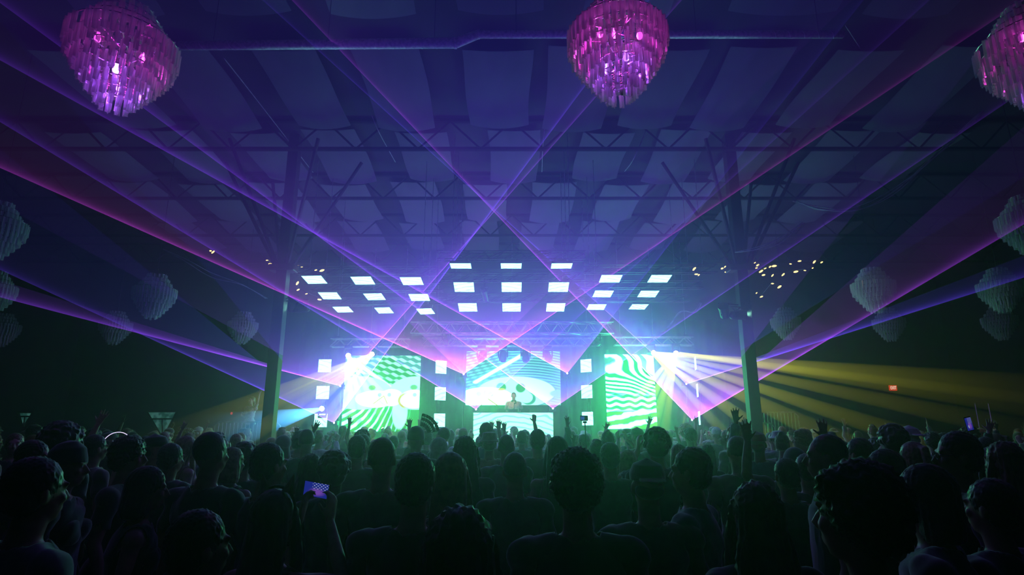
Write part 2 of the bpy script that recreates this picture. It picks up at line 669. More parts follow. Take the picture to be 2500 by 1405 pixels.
b = NB(); tube(b, [(.0, -.0, .29), (.05, -.04, .31)], [.018, .028], 10); ell(b, (.06, -.045, .312), (.03, .03, .028)); obj('microphone', b, BLACK, ms)
tag(ms, 'small black gooseneck microphone standing before the DJ', 'microphone')


# ---- LED tiles
def tile_frame(t, w, h):
    b = NB(); box(b, (0, .035, 0), (w, .06, h), bevel=.004); obj('housing', b, BLACK, t)
    for z in (-.15, .15):
        obj('bracket', box(NB(), (0, .09, z), (.22, .05, .03)), STEEL, t)


def ceiling_tile(x0t, x1t, yt, x0b, x1b, yb, s, mi, label, group):
    pt = P((x0t + x1t) / 2, yt, s)
    d = FWD + RIGHT * (((x0b + x1b) / 2 - CX) / F_PX) + UP * ((CY - yb) / F_PX)
    best = None
    for i in range(400):       # the far (lower) edge lies one tile length away
        q = CAM + d * (s + i * .003)
        if best is None or abs((q - pt).length - .5) < best[0]:
            best = (abs((q - pt).length - .5), q)
    pb = best[1]
    up = (pt - pb).normalized()
    w = (x1t - x0t) / F_PX * s
    X = RIGHT - up * RIGHT.dot(up)
    X.normalize()
    Yv = up.cross(X)           # local y = behind the face
    if (CAM - pt).dot(-Yv) < 0:
        Yv = -Yv
    M = Matrix((X, Yv, up)).transposed().to_4x4()
    M.translation = (pt + pb) / 2
    t = empty('led_tile')
    t.matrix_world = M
    quad_uv('display', w, .5, M_T[mi], t, (0, -.001, 0))
    tile_frame(t, w, .5)
    tag(t, label, 'led tile', group)
    return t


tiles = {}
ROWN = ('top', 'middle', 'bottom')
ctr = [(1099, 1150, 643.5, 1103, 1151, 656, 13.9), (1108, 1157, 690, 1111, 1159, 713, 14.8), (1119, 1164, 741, 1122, 1166, 761, 16.0)]
for r, (a, b_, yt, c, d, yb, s) in enumerate(ctr):
    mids = {0: (1125, 1248, 1371), 1: (1133, 1249, 1363.5), 2: (1142, 1249, 1356.5)}[r]
    for q, mx_ in enumerate(mids):
        w1, w2 = b_ - a, d - c
        sh = {0: 3.0, 1: 0, 2: -3.0}[q]
        tiles['c', r, q] = ceiling_tile(mx_ - w1 / 2 - sh / 2, mx_ + w1 / 2 - sh / 2, yt, mx_ - w2 / 2 + sh / 2, mx_ + w2 / 2 + sh / 2, yb, s, (r + q) % 2,
                     'white glowing LED tile in the central overhead cluster, %s row, %s' % (ROWN[r], ('left', 'centre', 'right')[q]), 'overhead led tiles')
lef = [[(735, 784, 674, 752, 800, 693), (855, 905, 676, 868, 916, 695), (975.5, 1027, 677.5, 985, 1034, 696)],
       [(776, 822, 714.5, 789, 834.5, 731), (886, 931, 717, 899, 942, 733), (997, 1044, 718.5, 1004.5, 1050, 735)],
       [(811, 851, 749.5, 824, 864, 763), (913, 951, 751.5, 924, 963, 765.5), (1015.5, 1053, 754, 1025, 1064, 767.5)]]
for r in range(3):
    for q in range(3):
        tiles['l', r, q] = ceiling_tile(*lef[r][q], (14.8, 15.7, 17.2)[r], (0, 1, 2)[r if q == 1 else 0],
                     'white glowing LED tile in the left overhead cluster, %s row, %s' % (ROWN[r], ('left', 'centre', 'right')[q]), 'overhead led tiles')
rig = [[(1469, 1520, 672, 1462, 1512, 690), (1591, 1641, 672, 1580, 1629, 690)],
       [(1453.5, 1499, 710, 1446, 1490, 726), (1565, 1610, 710.5, 1555, 1600, 726)],
       [(1438, 1481, 743.5, 1432, 1474, 757), (1544, 1584, 743.5, 1534, 1574, 756)]]
for r in range(3):
    for q in range(2):
        tiles['r', r, q] = ceiling_tile(*rig[r][q], (14.8, 15.7, 17.2)[r], (0, 1, 2)[r if q == 1 else 0],
                     'white glowing LED tile in the right overhead cluster, %s row, %s' % (ROWN[r], ('left', 'right')[q]), 'overhead led tiles')

# rails the overhead tiles hang from
for key, cnt, nm in (('l', 3, 'left'), ('c', 3, 'central'), ('r', 2, 'right')):
    for r in range(3):
        p0, p1 = tiles[key, r, 0].matrix_world.translation, tiles[key, r, cnt - 1].matrix_world.translation
        m = (p0 + p1) / 2 + Vector((0, .25, .32))
        L = abs(p1.x - p0.x) + (1.2 if key != 'r' else 2.2)
        t = empty('tile_truss', m + Vector((.45 if key == 'r' else 0, 0, 0)))
        bars('chord', [((-L / 2, yy, zz), (L / 2, yy, zz)) for yy in (-.1, .1) for zz in (-.1, .1)], .016, STEEL, t)
        b = NB()
        nn = int(L / .4)
        for i in range(nn):
            x0, x1 = -L / 2 + i * L / nn, -L / 2 + (i + 1) * L / nn
            for yy in (-.1, .1):
                bar(b, (x0, yy, -.1), (x1, yy, .1), .008)
            bar(b, (x0, -.1, -.1), (x1, .1, -.1), .008)
        tag(obj('web', b, STEEL, t), kind='stuff')
        segs = []
        for q in range(cnt):
            tp = tiles[key, r, q].matrix_world.translation - t.location
            for dx in (-.17, .17):
                segs.append(((tp.x + dx, tp.y + .06, tp.z + .05), (tp.x + dx, 0, -.1)))
        for dx in (-L * .4, L * .4):
            segs.append(((dx, 0, .1), (dx, 0, ZC - t.location.z - .02)))
        bars('hanger', segs, .008, ALU, t, 4)
        tag(t, 'slim lighting truss carrying the %s row of the %s LED tile cluster' % (ROWN[r], nm), 'truss', 'trusses above the led tiles')


# upright ladders of square tiles flanking the screens
def ladder(pxs, s, yaw, label, where):
    c0 = [P(px, py, s) for px, py in pxs]
    c0 = [Vector((c0[1].x, c0[1].y, c.z)) for c in c0]
    t = empty('tile_mast', (c0[1].x - math.sin(yaw) * .14, c0[1].y + math.cos(yaw) * .14, 1.25), yaw)
    H = c0[0].z + .45 - 1.25
    bars('upright', [((dx, 0, 0), (dx, 0, H)) for dx in (-.08, .08)], .02, STEEL, t)
    bars('rung', [((-.08, 0, H * (i + .5) / 10), (.08, 0, H * (i + .5) / 10)) for i in range(10)], .01, STEEL, t, 4)
    b = NB(); box(b, (0, 0, .015), (.5, .5, .03)); obj('base_plate', b, STEEL, t)
    tag(t, 'thin upright mast holding the %s column of square LED tiles' % where, 'mast', 'tile masts')
    for i, c in enumerate(c0):
        e = empty('led_tile', c, yaw)
        quad_uv('display', .5, .5, M_T[(0, 1, 2)[i] if where.startswith('outer') else i % 2], e, (0, -.001, 0))
        tile_frame(e, .5, .5)
        tag(e, 'square LED tile, %s of the %s column beside the screens' % (('top', 'middle', 'lowest')[i], where), 'led tile', 'upright led tiles')


ladder([(791.5, 892), (788, 959), (784, 1027.5)], 23.0, 0, '', 'outer left')
ladder([(1078.5, 895.5), (1075, 962), (1072, 1027)], 22.8, math.radians(40), '', 'inner left')
ladder([(1429, 892), (1432.5, 957), (1435.5, 1023)], 22.8, math.radians(-40), '', 'inner right')
ladder([(1699, 886), (1702.5, 954), (1706, 1022)], 22.8, math.radians(-100), '', 'outer right')


# ---- box truss above the stage, with hanging fixtures
def box_truss(name, x0, x1, y, z, h, label):
    t = empty(name, ((x0 + x1) / 2, y, z))
    L = x1 - x0
    bars('chord', [((-L / 2, yy, zz), (L / 2, yy, zz)) for yy in (-h / 2, h / 2) for zz in (-h / 2, h / 2)], .025, ALU, t, 8)
    b = NB()
    n_ = max(2, int(L / .55))
    for i in range(n_):
        a, c = -L / 2 + i * L / n_, -L / 2 + (i + 1) * L / n_
        m_ = (a + c) / 2
        for yy in (-h / 2, h / 2):
            bar(b, (a, yy, -h / 2), (m_, yy, h / 2), .012)
            bar(b, (m_, yy, h / 2), (c, yy, -h / 2), .012)
        for zz in (-h / 2, h / 2):
            bar(b, (a, -h / 2, zz), (c, h / 2, zz), .012)
    tag(obj('web', b, ALU, t), kind='stuff')
    for dx in (-L * .42, 0, L * .42):
        obj('chain', bar(NB(), (dx, 0, h / 2 + .1), (dx, 0, ZC - z - .02), .012), ALU, t)
        obj('hoist', box(NB(), (dx, 0, h / 2 + .06), (.14, .1, .1)), BLACK, t)
    return tag(t, label, 'truss', 'box trusses over the stage')


TZ = Py(1250, 802, 22.0).z
box_truss('lighting_truss', -3.8, 3.8, 22.0, TZ, .42, 'aluminium box truss spanning above the DJ, in front of the central screen')
T2 = Py(1250, 836, 23.6).z
box_truss('lighting_truss', -3.6, 3.6, 23.6, T2, .3, 'slim aluminium truss just above the central screen')
box_truss('lighting_truss', -6.9, -3.9, 22.4, Py(900, 838, 22.4).z, .3, 'short aluminium truss above the left screen')
box_truss('lighting_truss', 3.9, 6.9, 22.4, Py(1600, 834, 22.4).z, .3, 'short aluminium truss above the right screen')


# ---- moving-head fixtures
def basis(zdir):
    z = Vector(zdir).normalized()
    x = z.orthogonal().normalized()
    return Matrix((x, z.cross(x), z)).transposed()


def beam_mat(colr, power, ang, Lb):  # beam's glow in the haze, put in as volume emission fading with distance
    key = 'beam_%s_%s_%.1f_%.1f' % (str(colr), power, ang, Lb)
    if key in MATS:
        return MATS[key]
    m = bpy.data.materials.new('beam_glow')
    m.use_nodes = True
    nt = m.node_tree
    nt.nodes.clear()
    out = nt.nodes.new('ShaderNodeOutputMaterial')
    em = nt.nodes.new('ShaderNodeEmission')
    tc = nt.nodes.new('ShaderNodeTexCoord')
    sp = nt.nodes.new('ShaderNodeSeparateXYZ')
    nt.links.new(tc.outputs['Object'], sp.inputs[0])
    z = E(nt, sp.outputs[2])
    rad = z * math.tan(math.radians(ang / 2)) + .05
    f = (z * -.05).exp() / (rad * (z + 3.0)) * ((z * (-1.0 / Lb) + 1.0).mx(0.0).pw(1.6)) * (power * 1.2)
    em.inputs[0].default_value = (*colr, 1)
    nt.links.new(f.k, em.inputs[1])
    nt.links.new(em.outputs[0], out.inputs['Volume'])
    MATS[key] = m
    return m


def moving_head(pos, aim, label, glow=None, hang=True, sc=1.0, group='moving lights over the stage', beams=(), beam_label='', lamp=90, lamp_ang=16):
    pos = Vector(pos)
    t = empty('moving_light', pos)
    sgn = 1 if hang else -1
    d = (Vector(aim) - pos).normalized()
    M = basis(d)
    b = NB(); box(b, (0, 0, sgn * .33 * sc), (.30 * sc, .22 * sc, .12 * sc), bevel=.015); obj('base', b, BLACK, t)
    for x in (-.16, .16):
        obj('yoke_arm', box(NB(), (x * sc, 0, sgn * .13 * sc), (.04 * sc, .10 * sc, .32 * sc), bevel=.01), BLACK, t)
    b = NB()
    tube(b, [M @ Vector((0, 0, z * sc)) for z in (-.22, -.15, .10, .17)], [.09 * sc, .135 * sc, .135 * sc, .12 * sc], 16)
    h = obj('head', b, BLACK, t)
    b = NB()
    tube(b, [M @ Vector((0, 0, .17 * sc)), M @ Vector((0, 0, .185 * sc))], [.105 * sc, .10 * sc], 16)
    ell(b, M @ Vector((0, 0, .18 * sc)), (.09 * sc, .09 * sc, .03 * sc), M)
    obj('lens', b, glow if glow else pbr('dark_lens', (.03, .03, .05), .08), h, True)
    tag(t, label, 'stage light', group)
    if beams:
        bc = empty('light_beams', pos)
        for (tgt, ang, power, colr) in beams:
            dd = Vector(tgt) - pos
            Lb = dd.length * 1.35
            dd.normalize()
            r1 = math.tan(math.radians(ang / 2)) * Lb
            bb = tube(NB(), [(0, 0, .2 * sc), (0, 0, Lb)], [.045 * sc, r1], 20)
            c = obj('light_beam', bb, beam_mat(colr, power, ang, Lb), bc)
            c.rotation_euler = dd.to_track_quat('Z', 'Y').to_euler()
            c.visible_shadow = False
        tag(bc, beam_label, 'light beam', 'light beams in the haze')
        ld = bpy.data.lights.new('lamp', 'SPOT')
        ld.energy = lamp
        ld.color = beams[0][3]
        dm = Vector(aim) - pos
        ld.spot_size = math.radians(lamp_ang)
        ld.spot_blend = .6
        ld.shadow_soft_size = .06
        lo = bpy.data.objects.new('lamp', ld)
        COL.objects.link(lo)
        lo.parent = t
        lo.location = dm.normalized() * (.26 * sc)
        lo.rotation_euler = dm.to_track_quat('-Z', 'Y').to_euler()
    return t


for i, px in enumerate((1176, 1228, 1283, 1337)):
    p = Py(px, 872, 21.95)
    moving_head(p, p + Vector(((i - 1.5) * .25, -.4, -1)), 'black moving light hanging over the central screen, %s of four' % ('leftmost', 'second', 'third', 'rightmost')[i], sc=1.05)
p = Py(1090, 830, 22.0); moving_head(p, p + Vector((-.3, -1, -1)), 'black moving light under the left half of the stage truss')
p = Py(1455, 835, 22.0); moving_head(p, p + Vector((.3, -1, -1)), 'black moving light under the right half of the stage truss')

YEL = (.88, .86, .05)
WARM = emit('warm_lens', (1.0, .93, .72), 14.0)
BLUEL = emit('blue_lens', (.55, .85, 1.0), 16.0)
PW_ = 3.2
# right pair
p = Py(1590, 861, 22.2)
moving_head(p, P(2300, 985, 12), 'yellow beam light at the top right corner of the right screen', WARM, sc=.9, beams=[
    (P(2250, 925, 13), 2.8, PW_ * 1.1, YEL), (P(2210, 990, 13), 2.0, PW_ * .7, YEL), (P(2110, 1032, 13), 2.2, PW_ * .9, YEL),
    (P(1980, 1045, 13), 2.6, PW_ * .9, YEL), (P(1850, 1050, 14), 2.6, PW_, YEL), (P(1770, 1060, 15), 2.2, PW_ * .7, YEL)], beam_label='yellow light beams fanning across the crowd to the right', lamp=150, lamp_ang=34)
p = Py(1651, 861, 22.2)
moving_head(p, P(1600, 1050, 14), 'yellow beam light just right of the right screen', WARM, sc=.9, beams=[
    (P(1480, 1060, 15), 2.4, PW_ * .7, YEL), (P(1545, 1060, 15), 2.2, PW_ * .7, YEL), (P(1590, 1060, 15), 2.2, PW_ * .8, YEL), (P(1622, 1060, 15), 1.8, PW_ * .8, YEL),
    (P(2300, 958, 13), 2.4, PW_ * .6, YEL)], beam_label='yellow light beams falling down beside the right screen', lamp=80, lamp_ang=14)
# left pair
p = Py(850, 867, 22.2)
moving_head(p, P(870, 1050, 14), 'yellow beam light at the top left corner of the left screen', WARM, sc=.9, beams=[
    (P(862, 1060, 15), 2.0, PW_ * .5, YEL), (P(900, 1060, 15), 2.0, PW_ * .5, YEL), (P(955, 1060, 15), 2.0, PW_ * .45, YEL), (P(1020, 1060, 15), 2.0, PW_ * .4, YEL)], beam_label='pale yellow light beams falling down over the left screen', lamp=45, lamp_ang=16)
p = Py(911, 864, 22.2)
moving_head(p, P(600, 1010, 13), 'yellow beam light above the left screen, right of its twin', WARM, sc=.9, beams=[
    (P(560, 1005, 13), 2.6, PW_ * .7, YEL), (P(560, 1045, 13), 2.2, PW_ * .7, YEL), (P(640, 1045, 13), 2.2, PW_ * .7, YEL), (P(700, 1050, 14), 2.2, PW_ * .6, YEL), (P(760, 1060, 15), 2.0, PW_ * .5, YEL)], beam_label='yellow light beams fanning down to the left past the column', lamp=140, lamp_ang=26)
p = Py(788, 998, 22.3)
moving_head(p, P(600, 1045, 14), 'blue-white beam light low beside the left tile column', BLUEL, hang=False, sc=.9, beams=[
    (P(600, 1045, 14), 5.5, PW_ * 2.0, (.08, .45, 1.0))], beam_label='blue-white light beam shooting left from beside the left tile column', lamp_ang=8)
for i, (px, py, tx, ty) in enumerate(((1666, 1045, 1674, 1005), (905, 1052, 896, 1020), (936, 1051, 924, 1026))):
    p = Py(px, py, 20.4)
    moving_head(p, Py(tx, ty, 20.4), ('warm uplight on the stage edge right of the right screen', 'warm uplight before the left screen, left of a pair', 'warm uplight before the left screen, right of a pair')[i],
                WARM, hang=False, sc=.42, group='warm uplights on the stage edge', beams=[(Py(tx, ty, 20.4), 12.0, PW_ * .35, (1, .75, .2))], lamp=6,
                beam_label='short warm beam rising from the %s' % ('uplight right of the right screen', 'left uplight before the left screen', 'right uplight before the left screen')[i])

# profile spot on the central tile truss, lighting the DJ from the front
p = Vector((-.75, 15.6, 5.35))
t = empty('profile_spot', p)
dv = Vector((.75, 6.3, -2.55)).normalized()
M = basis(dv)
obj('barrel', tube(NB(), [M @ Vector((0, 0, z)) for z in (-.25, -.18, .1, .3)], [.06, .09, .08, .075], 14), BLACK, t)
obj('lens', tube(NB(), [M @ Vector((0, 0, .28)), M @ Vector((0, 0, .285))], .065, 14), WARM, t)
bars('yoke_arm', [(M @ Vector((s * .1, 0, 0)), Vector((s * .09, 0, .2))) for s in (-1, 1)], .01, STEEL, t, 4)
bars('clamp', [((-.1, 0, .2), (.1, 0, .2)), ((0, 0, .2), (0, 0, .42))], .014, STEEL, t, 4)
ld = bpy.data.lights.new('lamp', 'SPOT')
ld.energy = 1500
ld.color = (1.0, .72, .38)
ld.spot_size = math.radians(5.0)
ld.spot_blend = .5
ld.shadow_soft_size = .05
lo = bpy.data.objects.new('lamp', ld)
COL.objects.link(lo)
lo.parent = t
lo.location = dv * .32
lo.rotation_euler = dv.to_track_quat('-Z', 'Y').to_euler()
tag(t, 'small black profile spot on the central tile truss aimed at the DJ', 'stage light')

# par cans on arms of the columns
for sx, px, py, lb in ((-1, 715, 745, 'left column, outer'), (-1, 738, 752, 'left column, inner'), (1, 1768, 762, 'right column, outer'), (1, 1800, 770, 'right column, inner')):
    p = P(px, py, 14.0)
    t = empty('par_light', p)
    adir = (Vector((sx * 11.0, 16.5, 5.2)) - p) if 'inner' in lb else (P(830 if sx < 0 else 1640, 100, 9.8) - p)
    M = basis(adir)
    b = NB(); tube(b, [M @ Vector((0, 0, z)) for z in (-.2, -.16, .12, .2)], [.06, .10, .115, .125], 14); obj('can', b, BLACK, t)
    b = NB(); tube(b, [M @ Vector((0, 0, .17)), M @ Vector((0, 0, .175))], .11, 14); obj('lens', b, pbr('dark_lens', (.03, .03, .05), .08), t)
    xs = (M @ Vector((.13, 0, 0)))
    bars('yoke_arm', [(xs * s, Vector((s * .12, 0, .2))) for s in (-1, 1)], .012, STEEL, t, 4)
    bars('yoke_bar', [((-.14, 0, .2), (.14, 0, .2))], .012, STEEL, t, 4)
    bars('arm', [((0, 0, .2), (sx * (PX_ - .14) - p.x, 14.0 - p.y, .22))], .02, STEEL, t)
    if True:                # spots added: outer two brighten duct and ceiling fabric, inner two the side chandeliers
        ld = bpy.data.lights.new('lamp', 'SPOT')
        ou = 'outer' in lb
        ld.energy = 360 if ou else 620
        ld.color = (.30, .95, .90) if ou else (.35, 1.0, .62)
        ld.spot_size = math.radians(30 if ou else 76)
        ld.spot_blend = .8
        ld.shadow_soft_size = .1
        lo = bpy.data.objects.new('lamp', ld)
        COL.objects.link(lo)
        lo.parent = t
        lo.location = M @ Vector((0, 0, .22))
        lo.rotation_euler = Vector(adir).to_track_quat('-Z', 'Y').to_euler()
    tag(t, 'dark par can clamped to the %s of two' % lb, 'stage light', 'par cans on the columns')

# ------------------------------------------------------------------ lasers
def laser_mat(name, colr, om, k, e1, e2, mid, wisp, strip):
    m = bpy.data.materials.new(name)
    m.use_nodes = True
    nt = m.node_tree
    nt.nodes.clear()
    out = nt.nodes.new('ShaderNodeOutputMaterial')
    em = nt.nodes.new('ShaderNodeEmission')
    tr = nt.nodes.new('ShaderNodeBsdfTransparent')
    ad = nt.nodes.new('ShaderNodeAddShader')
    tc = nt.nodes.new('ShaderNodeTexCoord')
    sp = nt.nodes.new('ShaderNodeSeparateXYZ')
    nt.links.new(tc.outputs['Object'], sp.inputs[0])
    X, Y = E(nt, sp.outputs[0]), E(nt, sp.outputs[1])
    r = (X * X + Y * Y).sqrt()
    a = Y.atan2(X)
    d1, d2 = a.mx(0.0), (a * -1.0 + om).mx(0.0)
    prof = (d1 * (-1 / .09)).exp() * (e1 * .13) + (d1 * (-1 / .0030)).exp() * (e1 * 2.2) + (d2 * (-1 / .09)).exp() * (e2 * .13) + (d2 * (-1 / .0030)).exp() * (e2 * 2.2)
    if strip:      # emission painted only near the fan's two edges
        prof = prof + (d1.step(strip[0], 0.0) + d2.step(strip[1], 0.0)) * mid
        prof = prof * (d1.step(strip[0], strip[0] * .6) + d2.step(strip[1], strip[1] * .6)).mn(1.0)
    else:
        prof = prof + mid
    fall = (r * -.27).exp() / (r + 2.0)
    nz = noise(nt, .55, 3, 'Object', (1.0, 1.0, 1.0), .6)
    w = (nz - .5) * wisp + 1.0
    fac = prof * fall * w.mx(.15) * k
    edge = ((d1 * (-1 / .11)).exp() * min(1, e1) + (d2 * (-1 / .11)).exp() * min(1, e2)).mn(1.0)
    base = (colr[0] * .07, .03, 1.0)
    nt.links.new(mixc(nt, (edge + (r * -.15).exp()).mn(1.0), base, colr).k, em.inputs[0])
    nt.links.new(fac.k, em.inputs[1])
    nt.links.new(tr.outputs[0], ad.inputs[0])
    nt.links.new(em.outputs[0], ad.inputs[1])
    nt.links.new(ad.outputs[0], out.inputs[0])
    m.cycles.emission_sampling = 'NONE'
    return m


LENS = emit('laser_aperture', (.75, .6, 1.0), 20.0)


def room_hit(o, d):
    t = 60.0
    for ax, lo, hi in ((0, -XW + .05, XW - .05), (1, YF + .05, YB - .05), (2, 0.05, ZC - .03)):
        if d[ax] > 1e-6: t = min(t, (hi - o[ax]) / d[ax])
        elif d[ax] < -1e-6: t = min(t, (lo - o[ax]) / d[ax])
    return t


def laser(apx, ay, Lp, Rp, colr, k, e1, e2, mid, label, fan_label, wisp=.9, pole=None, stand=True, strip=None):
    A = Py(*apx, ay)
    L, R = (Vector(Lp) - A), (Vector(Rp) - A)
    ex = L.normalized()
    nz_ = L.cross(R).normalized()
    ey = nz_.cross(ex)
    om = math.atan2(R.dot(ey), R.dot(ex))
    t = empty('laser_projector', A)
    b = NB(); box(b, (0, .15, -.01), (.24, .26, .15), bevel=.012); obj('housing', b, BLACK, t)
    b = NB(); tube(b, [(0, .02, 0), (0, .012, 0)], .03, 14); obj('aperture', b, LENS, t)
    obj('cradle', box(NB(), (0, .15, -.1), (.3, .08, .03)), STEEL, t)
    bars('stand', [((0, .15, -.11), (0, .15, 1.27 - A.z))], .02, STEEL, t)
    obj('base_plate', box(NB(), (0, .15, 1.265 - A.z), (.4, .3, .02)), STEEL, t)
    # the flat fan of light in the haze
    N = 7
    angs = [om * i / N for i in range(N + 1)]
    if strip:
        angs = [0, strip[0] / 2, strip[0], om - strip[1], om - strip[1] / 2, om]
    cut = None
    if pole is not None:
        q = Vector((pole * PX_, PYD, 0))
        az = []
        for i in range(4001):
            a = om * i / 4000
            d = ex * math.cos(a) + ey * math.sin(a)
            h = Vector((d.x, d.y))
            w = Vector((q.x - A.x, q.y - A.y))
            tt = w.dot(h) / h.dot(h)
            if tt > 0 and (h * tt - w).length < PW * 1.25 and 0 < A.z + d.z * tt < ZC:
                az.append((a, tt))
        if az:
            cut = (az[0][0], az[-1][0], sum(x[1] for x in az) / len(az))
            angs += [cut[0] - 1e-4, cut[0] + 1e-4, cut[1] - 1e-4, cut[1] + 1e-4]
            angs = sorted(a for a in angs if 0 <= a <= om)
    verts, faces = [(0, 0, 0)], []
    for a in angs:
        d = ex * math.cos(a) + ey * math.sin(a)
        r = room_hit(A, d)
        if cut and cut[0] < a < cut[1]:
            r = min(r, cut[2] - .12)  # column's shadow cut into the fan's outline
        verts.append((r * math.cos(a), r * math.sin(a), 0))
    for i in range(1, len(verts) - 1):
        am = (angs[i - 1] + angs[i]) / 2
        if strip is None or am < strip[0] or am > om - strip[1]:
            faces.append((0, i, i + 1))
    me = bpy.data.meshes.new('light_fan')
    me.from_pydata(verts, [], faces)
    f = link('laser_fan', me, laser_mat('laser_fan', colr, om, k, e1, e2, mid, wisp, strip))
    M = Matrix((ex, ey, nz_)).transposed().to_4x4()
    M.translation = A
    f.matrix_world = M
    f.visible_shadow = False            # light in the haze shades nothing
    tag(f, fan_label, 'laser light', 'laser fans in the haze')
    return tag(t, label, 'laser', 'laser projectors on the stage')


VIO, PUR, MAG, BLU = (.24, .045, 1.0), (.42, .10, .95), (.60, .06, .80), (.08, .12, 1.0)
PL, PR = (-PX_, PYD), (PX_, PYD)


def pole_pt(px, py, sx):
    d = FWD + RIGHT * ((px - CX) / F_PX) + UP * ((CY - py) / F_PX)
    q = CAM + d * (PYD / d.y)
    return Vector((sx * PX_, PYD, q.z))


LK = 25.0
# inner pair, upper
laser((1132, 914), 22.4, P(0, 410, 6.0), P(2500, 0, 6.5), MAG, 2.4 * LK, 3.2, 1.6, .30, 'upper left of four laser projectors around the central screen',
      'magenta laser fan with a bright edge running to the upper left', strip=(.5, .5))
laser((1385, 912), 22.4, P(0, 147, 6.0), P(1700, 515, 12.0), VIO, 2.6 * LK, 3.6, .3, .26, 'upper right of four laser projectors around the central screen',
      'violet laser fan with the brightest edge, rising from right of the central screen')
# inner pair, lower
laser((1162, 1000), 22.0, P(0, 298, 6.0), P(2270, 0, 7.0), (.22, .05, 1.0), 1.9 * LK, 2.4, .8, .28, 'lower left of four laser projectors around the central screen',
      'blue violet laser fan rising from the left end of the DJ booth', strip=(.5, .4))
laser((1350, 998), 22.0, P(0, 7, 6.0), P(2500, 222, 8.0), VIO, 2.2 * LK, 2.8, 1.0, .22, 'lower right of four laser projectors around the central screen',
      'violet laser fan rising from the right end of the DJ booth')


# outer pairs, shadowed by the columns
def ceil_pt(px, py): return Pz(px, py, ZC)


def laser3(apx, ay, Lpx, Rpx, third, colr, k, e1, e2, mid, label, fan_label, pole, wisp, strip=None):
    """fan whose plane passes through the apex, a known point on the column and a point on the ceiling"""
    A = Py(*apx, ay)
    n = (Vector(third[0]) - A).cross(Vector(third[1]) - A).normalized()
    out = []
    for px, py in (Lpx, Rpx):
        d = FWD + RIGHT * ((px - CX) / F_PX) + UP * ((CY - py) / F_PX)
        out.append(CAM + d * ((A - CAM).dot(n) / d.dot(n)))
    return laser(apx, ay, out[0], out[1], colr, k, e1, e2, mid, label, fan_label, wisp, pole, strip=strip)


laser3((830, 943), 22.25, (340, 815), (1116, 620), (pole_pt(655, 878, -1), P(1690, 0, 9.0)), (.30, .06, 1.0), 2.2 * LK, 3.0, 2.6, .24,
       'upper laser projector between the outer left tiles and left screen', 'violet laser fan with a low bright edge running far left', -1, .7, strip=(.75, .55))
laser3((815, 1033), 21.7, (525, 900), (1123, 620), (pole_pt(655, 890, -1), P(1560, 0, 9.2)), (.16, .06, 1.0), 2.2 * LK, .9, 3.0, .26,
       'lower laser projector between the outer left tiles and left screen', 'blue laser fan rising from the foot of the left screen', -1, .7, strip=(.75, .55))
laser3((1676, 938), 22.4, (1325, 620), (2050, 820), (pole_pt(1828, 865, 1), P(645, 0, 9.0)), (.14, .06, 1.0), 2.2 * LK, 2.4, 3.2, .26,
       'upper laser projector right of the right screen', 'blue laser fan with a bright edge running far right', 1, 1.2, strip=(.55, .75))
laser3((1690, 1026), 21.8, (1303, 620), (2100, 784), (pole_pt(1828, 880, 1), P(712, 0, 9.2)), (.42, .06, .95), 2.4 * LK, 2.6, 1.8, .30,
       'lower laser projector right of the right screen', 'magenta laser fan full of curling smoke right of the right screen', 1, 1.8, strip=(.5, .8))
# ------------------------------------------------------------------ chandeliers of hanging acrylic rods
def acrylic(clear, gloss):
    m = bpy.data.materials.new('acrylic_rod')
    m.use_nodes = True
    nt = m.node_tree
    nt.nodes.clear()
    out = nt.nodes.new('ShaderNodeOutputMaterial')
    tr = nt.nodes.new('ShaderNodeBsdfTransparent')
    tl = nt.nodes.new('ShaderNodeBsdfTranslucent')
    df = nt.nodes.new('ShaderNodeBsdfDiffuse')
    gl = nt.nodes.new('ShaderNodeBsdfGlossy')
    gl.inputs['Roughness'].default_value = .12
    nz = noise(nt, 9, 2, 'Object', (1, 1, .4))
    c = mixc(nt, nz, (.8, .83, .86), (.97, .98, 1.0))
    for b in (tl, df, gl):
        nt.links.new(c.k, b.inputs[0])
    tr.inputs[0].default_value = (.9, .92, .95, 1)

    def mix(a, b, f):
        n = nt.nodes.new('ShaderNodeMixShader')
        n.inputs[0].default_value = f
        nt.links.new(a.outputs[0], n.inputs[1])
        nt.links.new(b.outputs[0], n.inputs[2])
        return n
    s = mix(mix(tl, df, .45), gl, gloss)
    nt.links.new(mix(s, tr, clear).outputs[0], out.inputs[0])
    return m


ACR = acrylic(.48, .38)
ACR2 = acrylic(.15, .25)      # the far ones read as solid
BRASS = pbr('chrome_wire', (.6, .58, .6), .25, .9)
TIERS = [(.50, .20), (.385, .275), (.27, .35), (.14, .47), (.03, .445), (-.07, .385), (-.165, .32), (-.255, .255), (-.34, .19), (-.415, .12)]


def rod_mesh(L, w):
    """Y-section prism hanging from z = 0"""
    prof = []
    for k in range(3):
        a = 2 * math.pi * k / 3 + math.pi / 2
        for da, r in ((-.16, w), (.16, w), (math.pi / 3, w * .24)):
            prof.append((r * math.cos(a + da), r * math.sin(a + da)))
    n = len(prof)
    v = [(x, y, 0) for x, y in prof] + [(x * .94, y * .94, -L) for x, y in prof]
    f = [(i, (i + 1) % n, n + (i + 1) % n, n + i) for i in range(n)] + [tuple(range(n))[::-1], tuple(range(n, 2 * n))]
    return v, f


ROD_V, ROD_F = rod_mesh(.195, .028)
ROD = bpy.data.meshes.new('crystal_rod')
ROD.from_pydata(ROD_V, [], ROD_F)
ROD.materials.append(ACR)


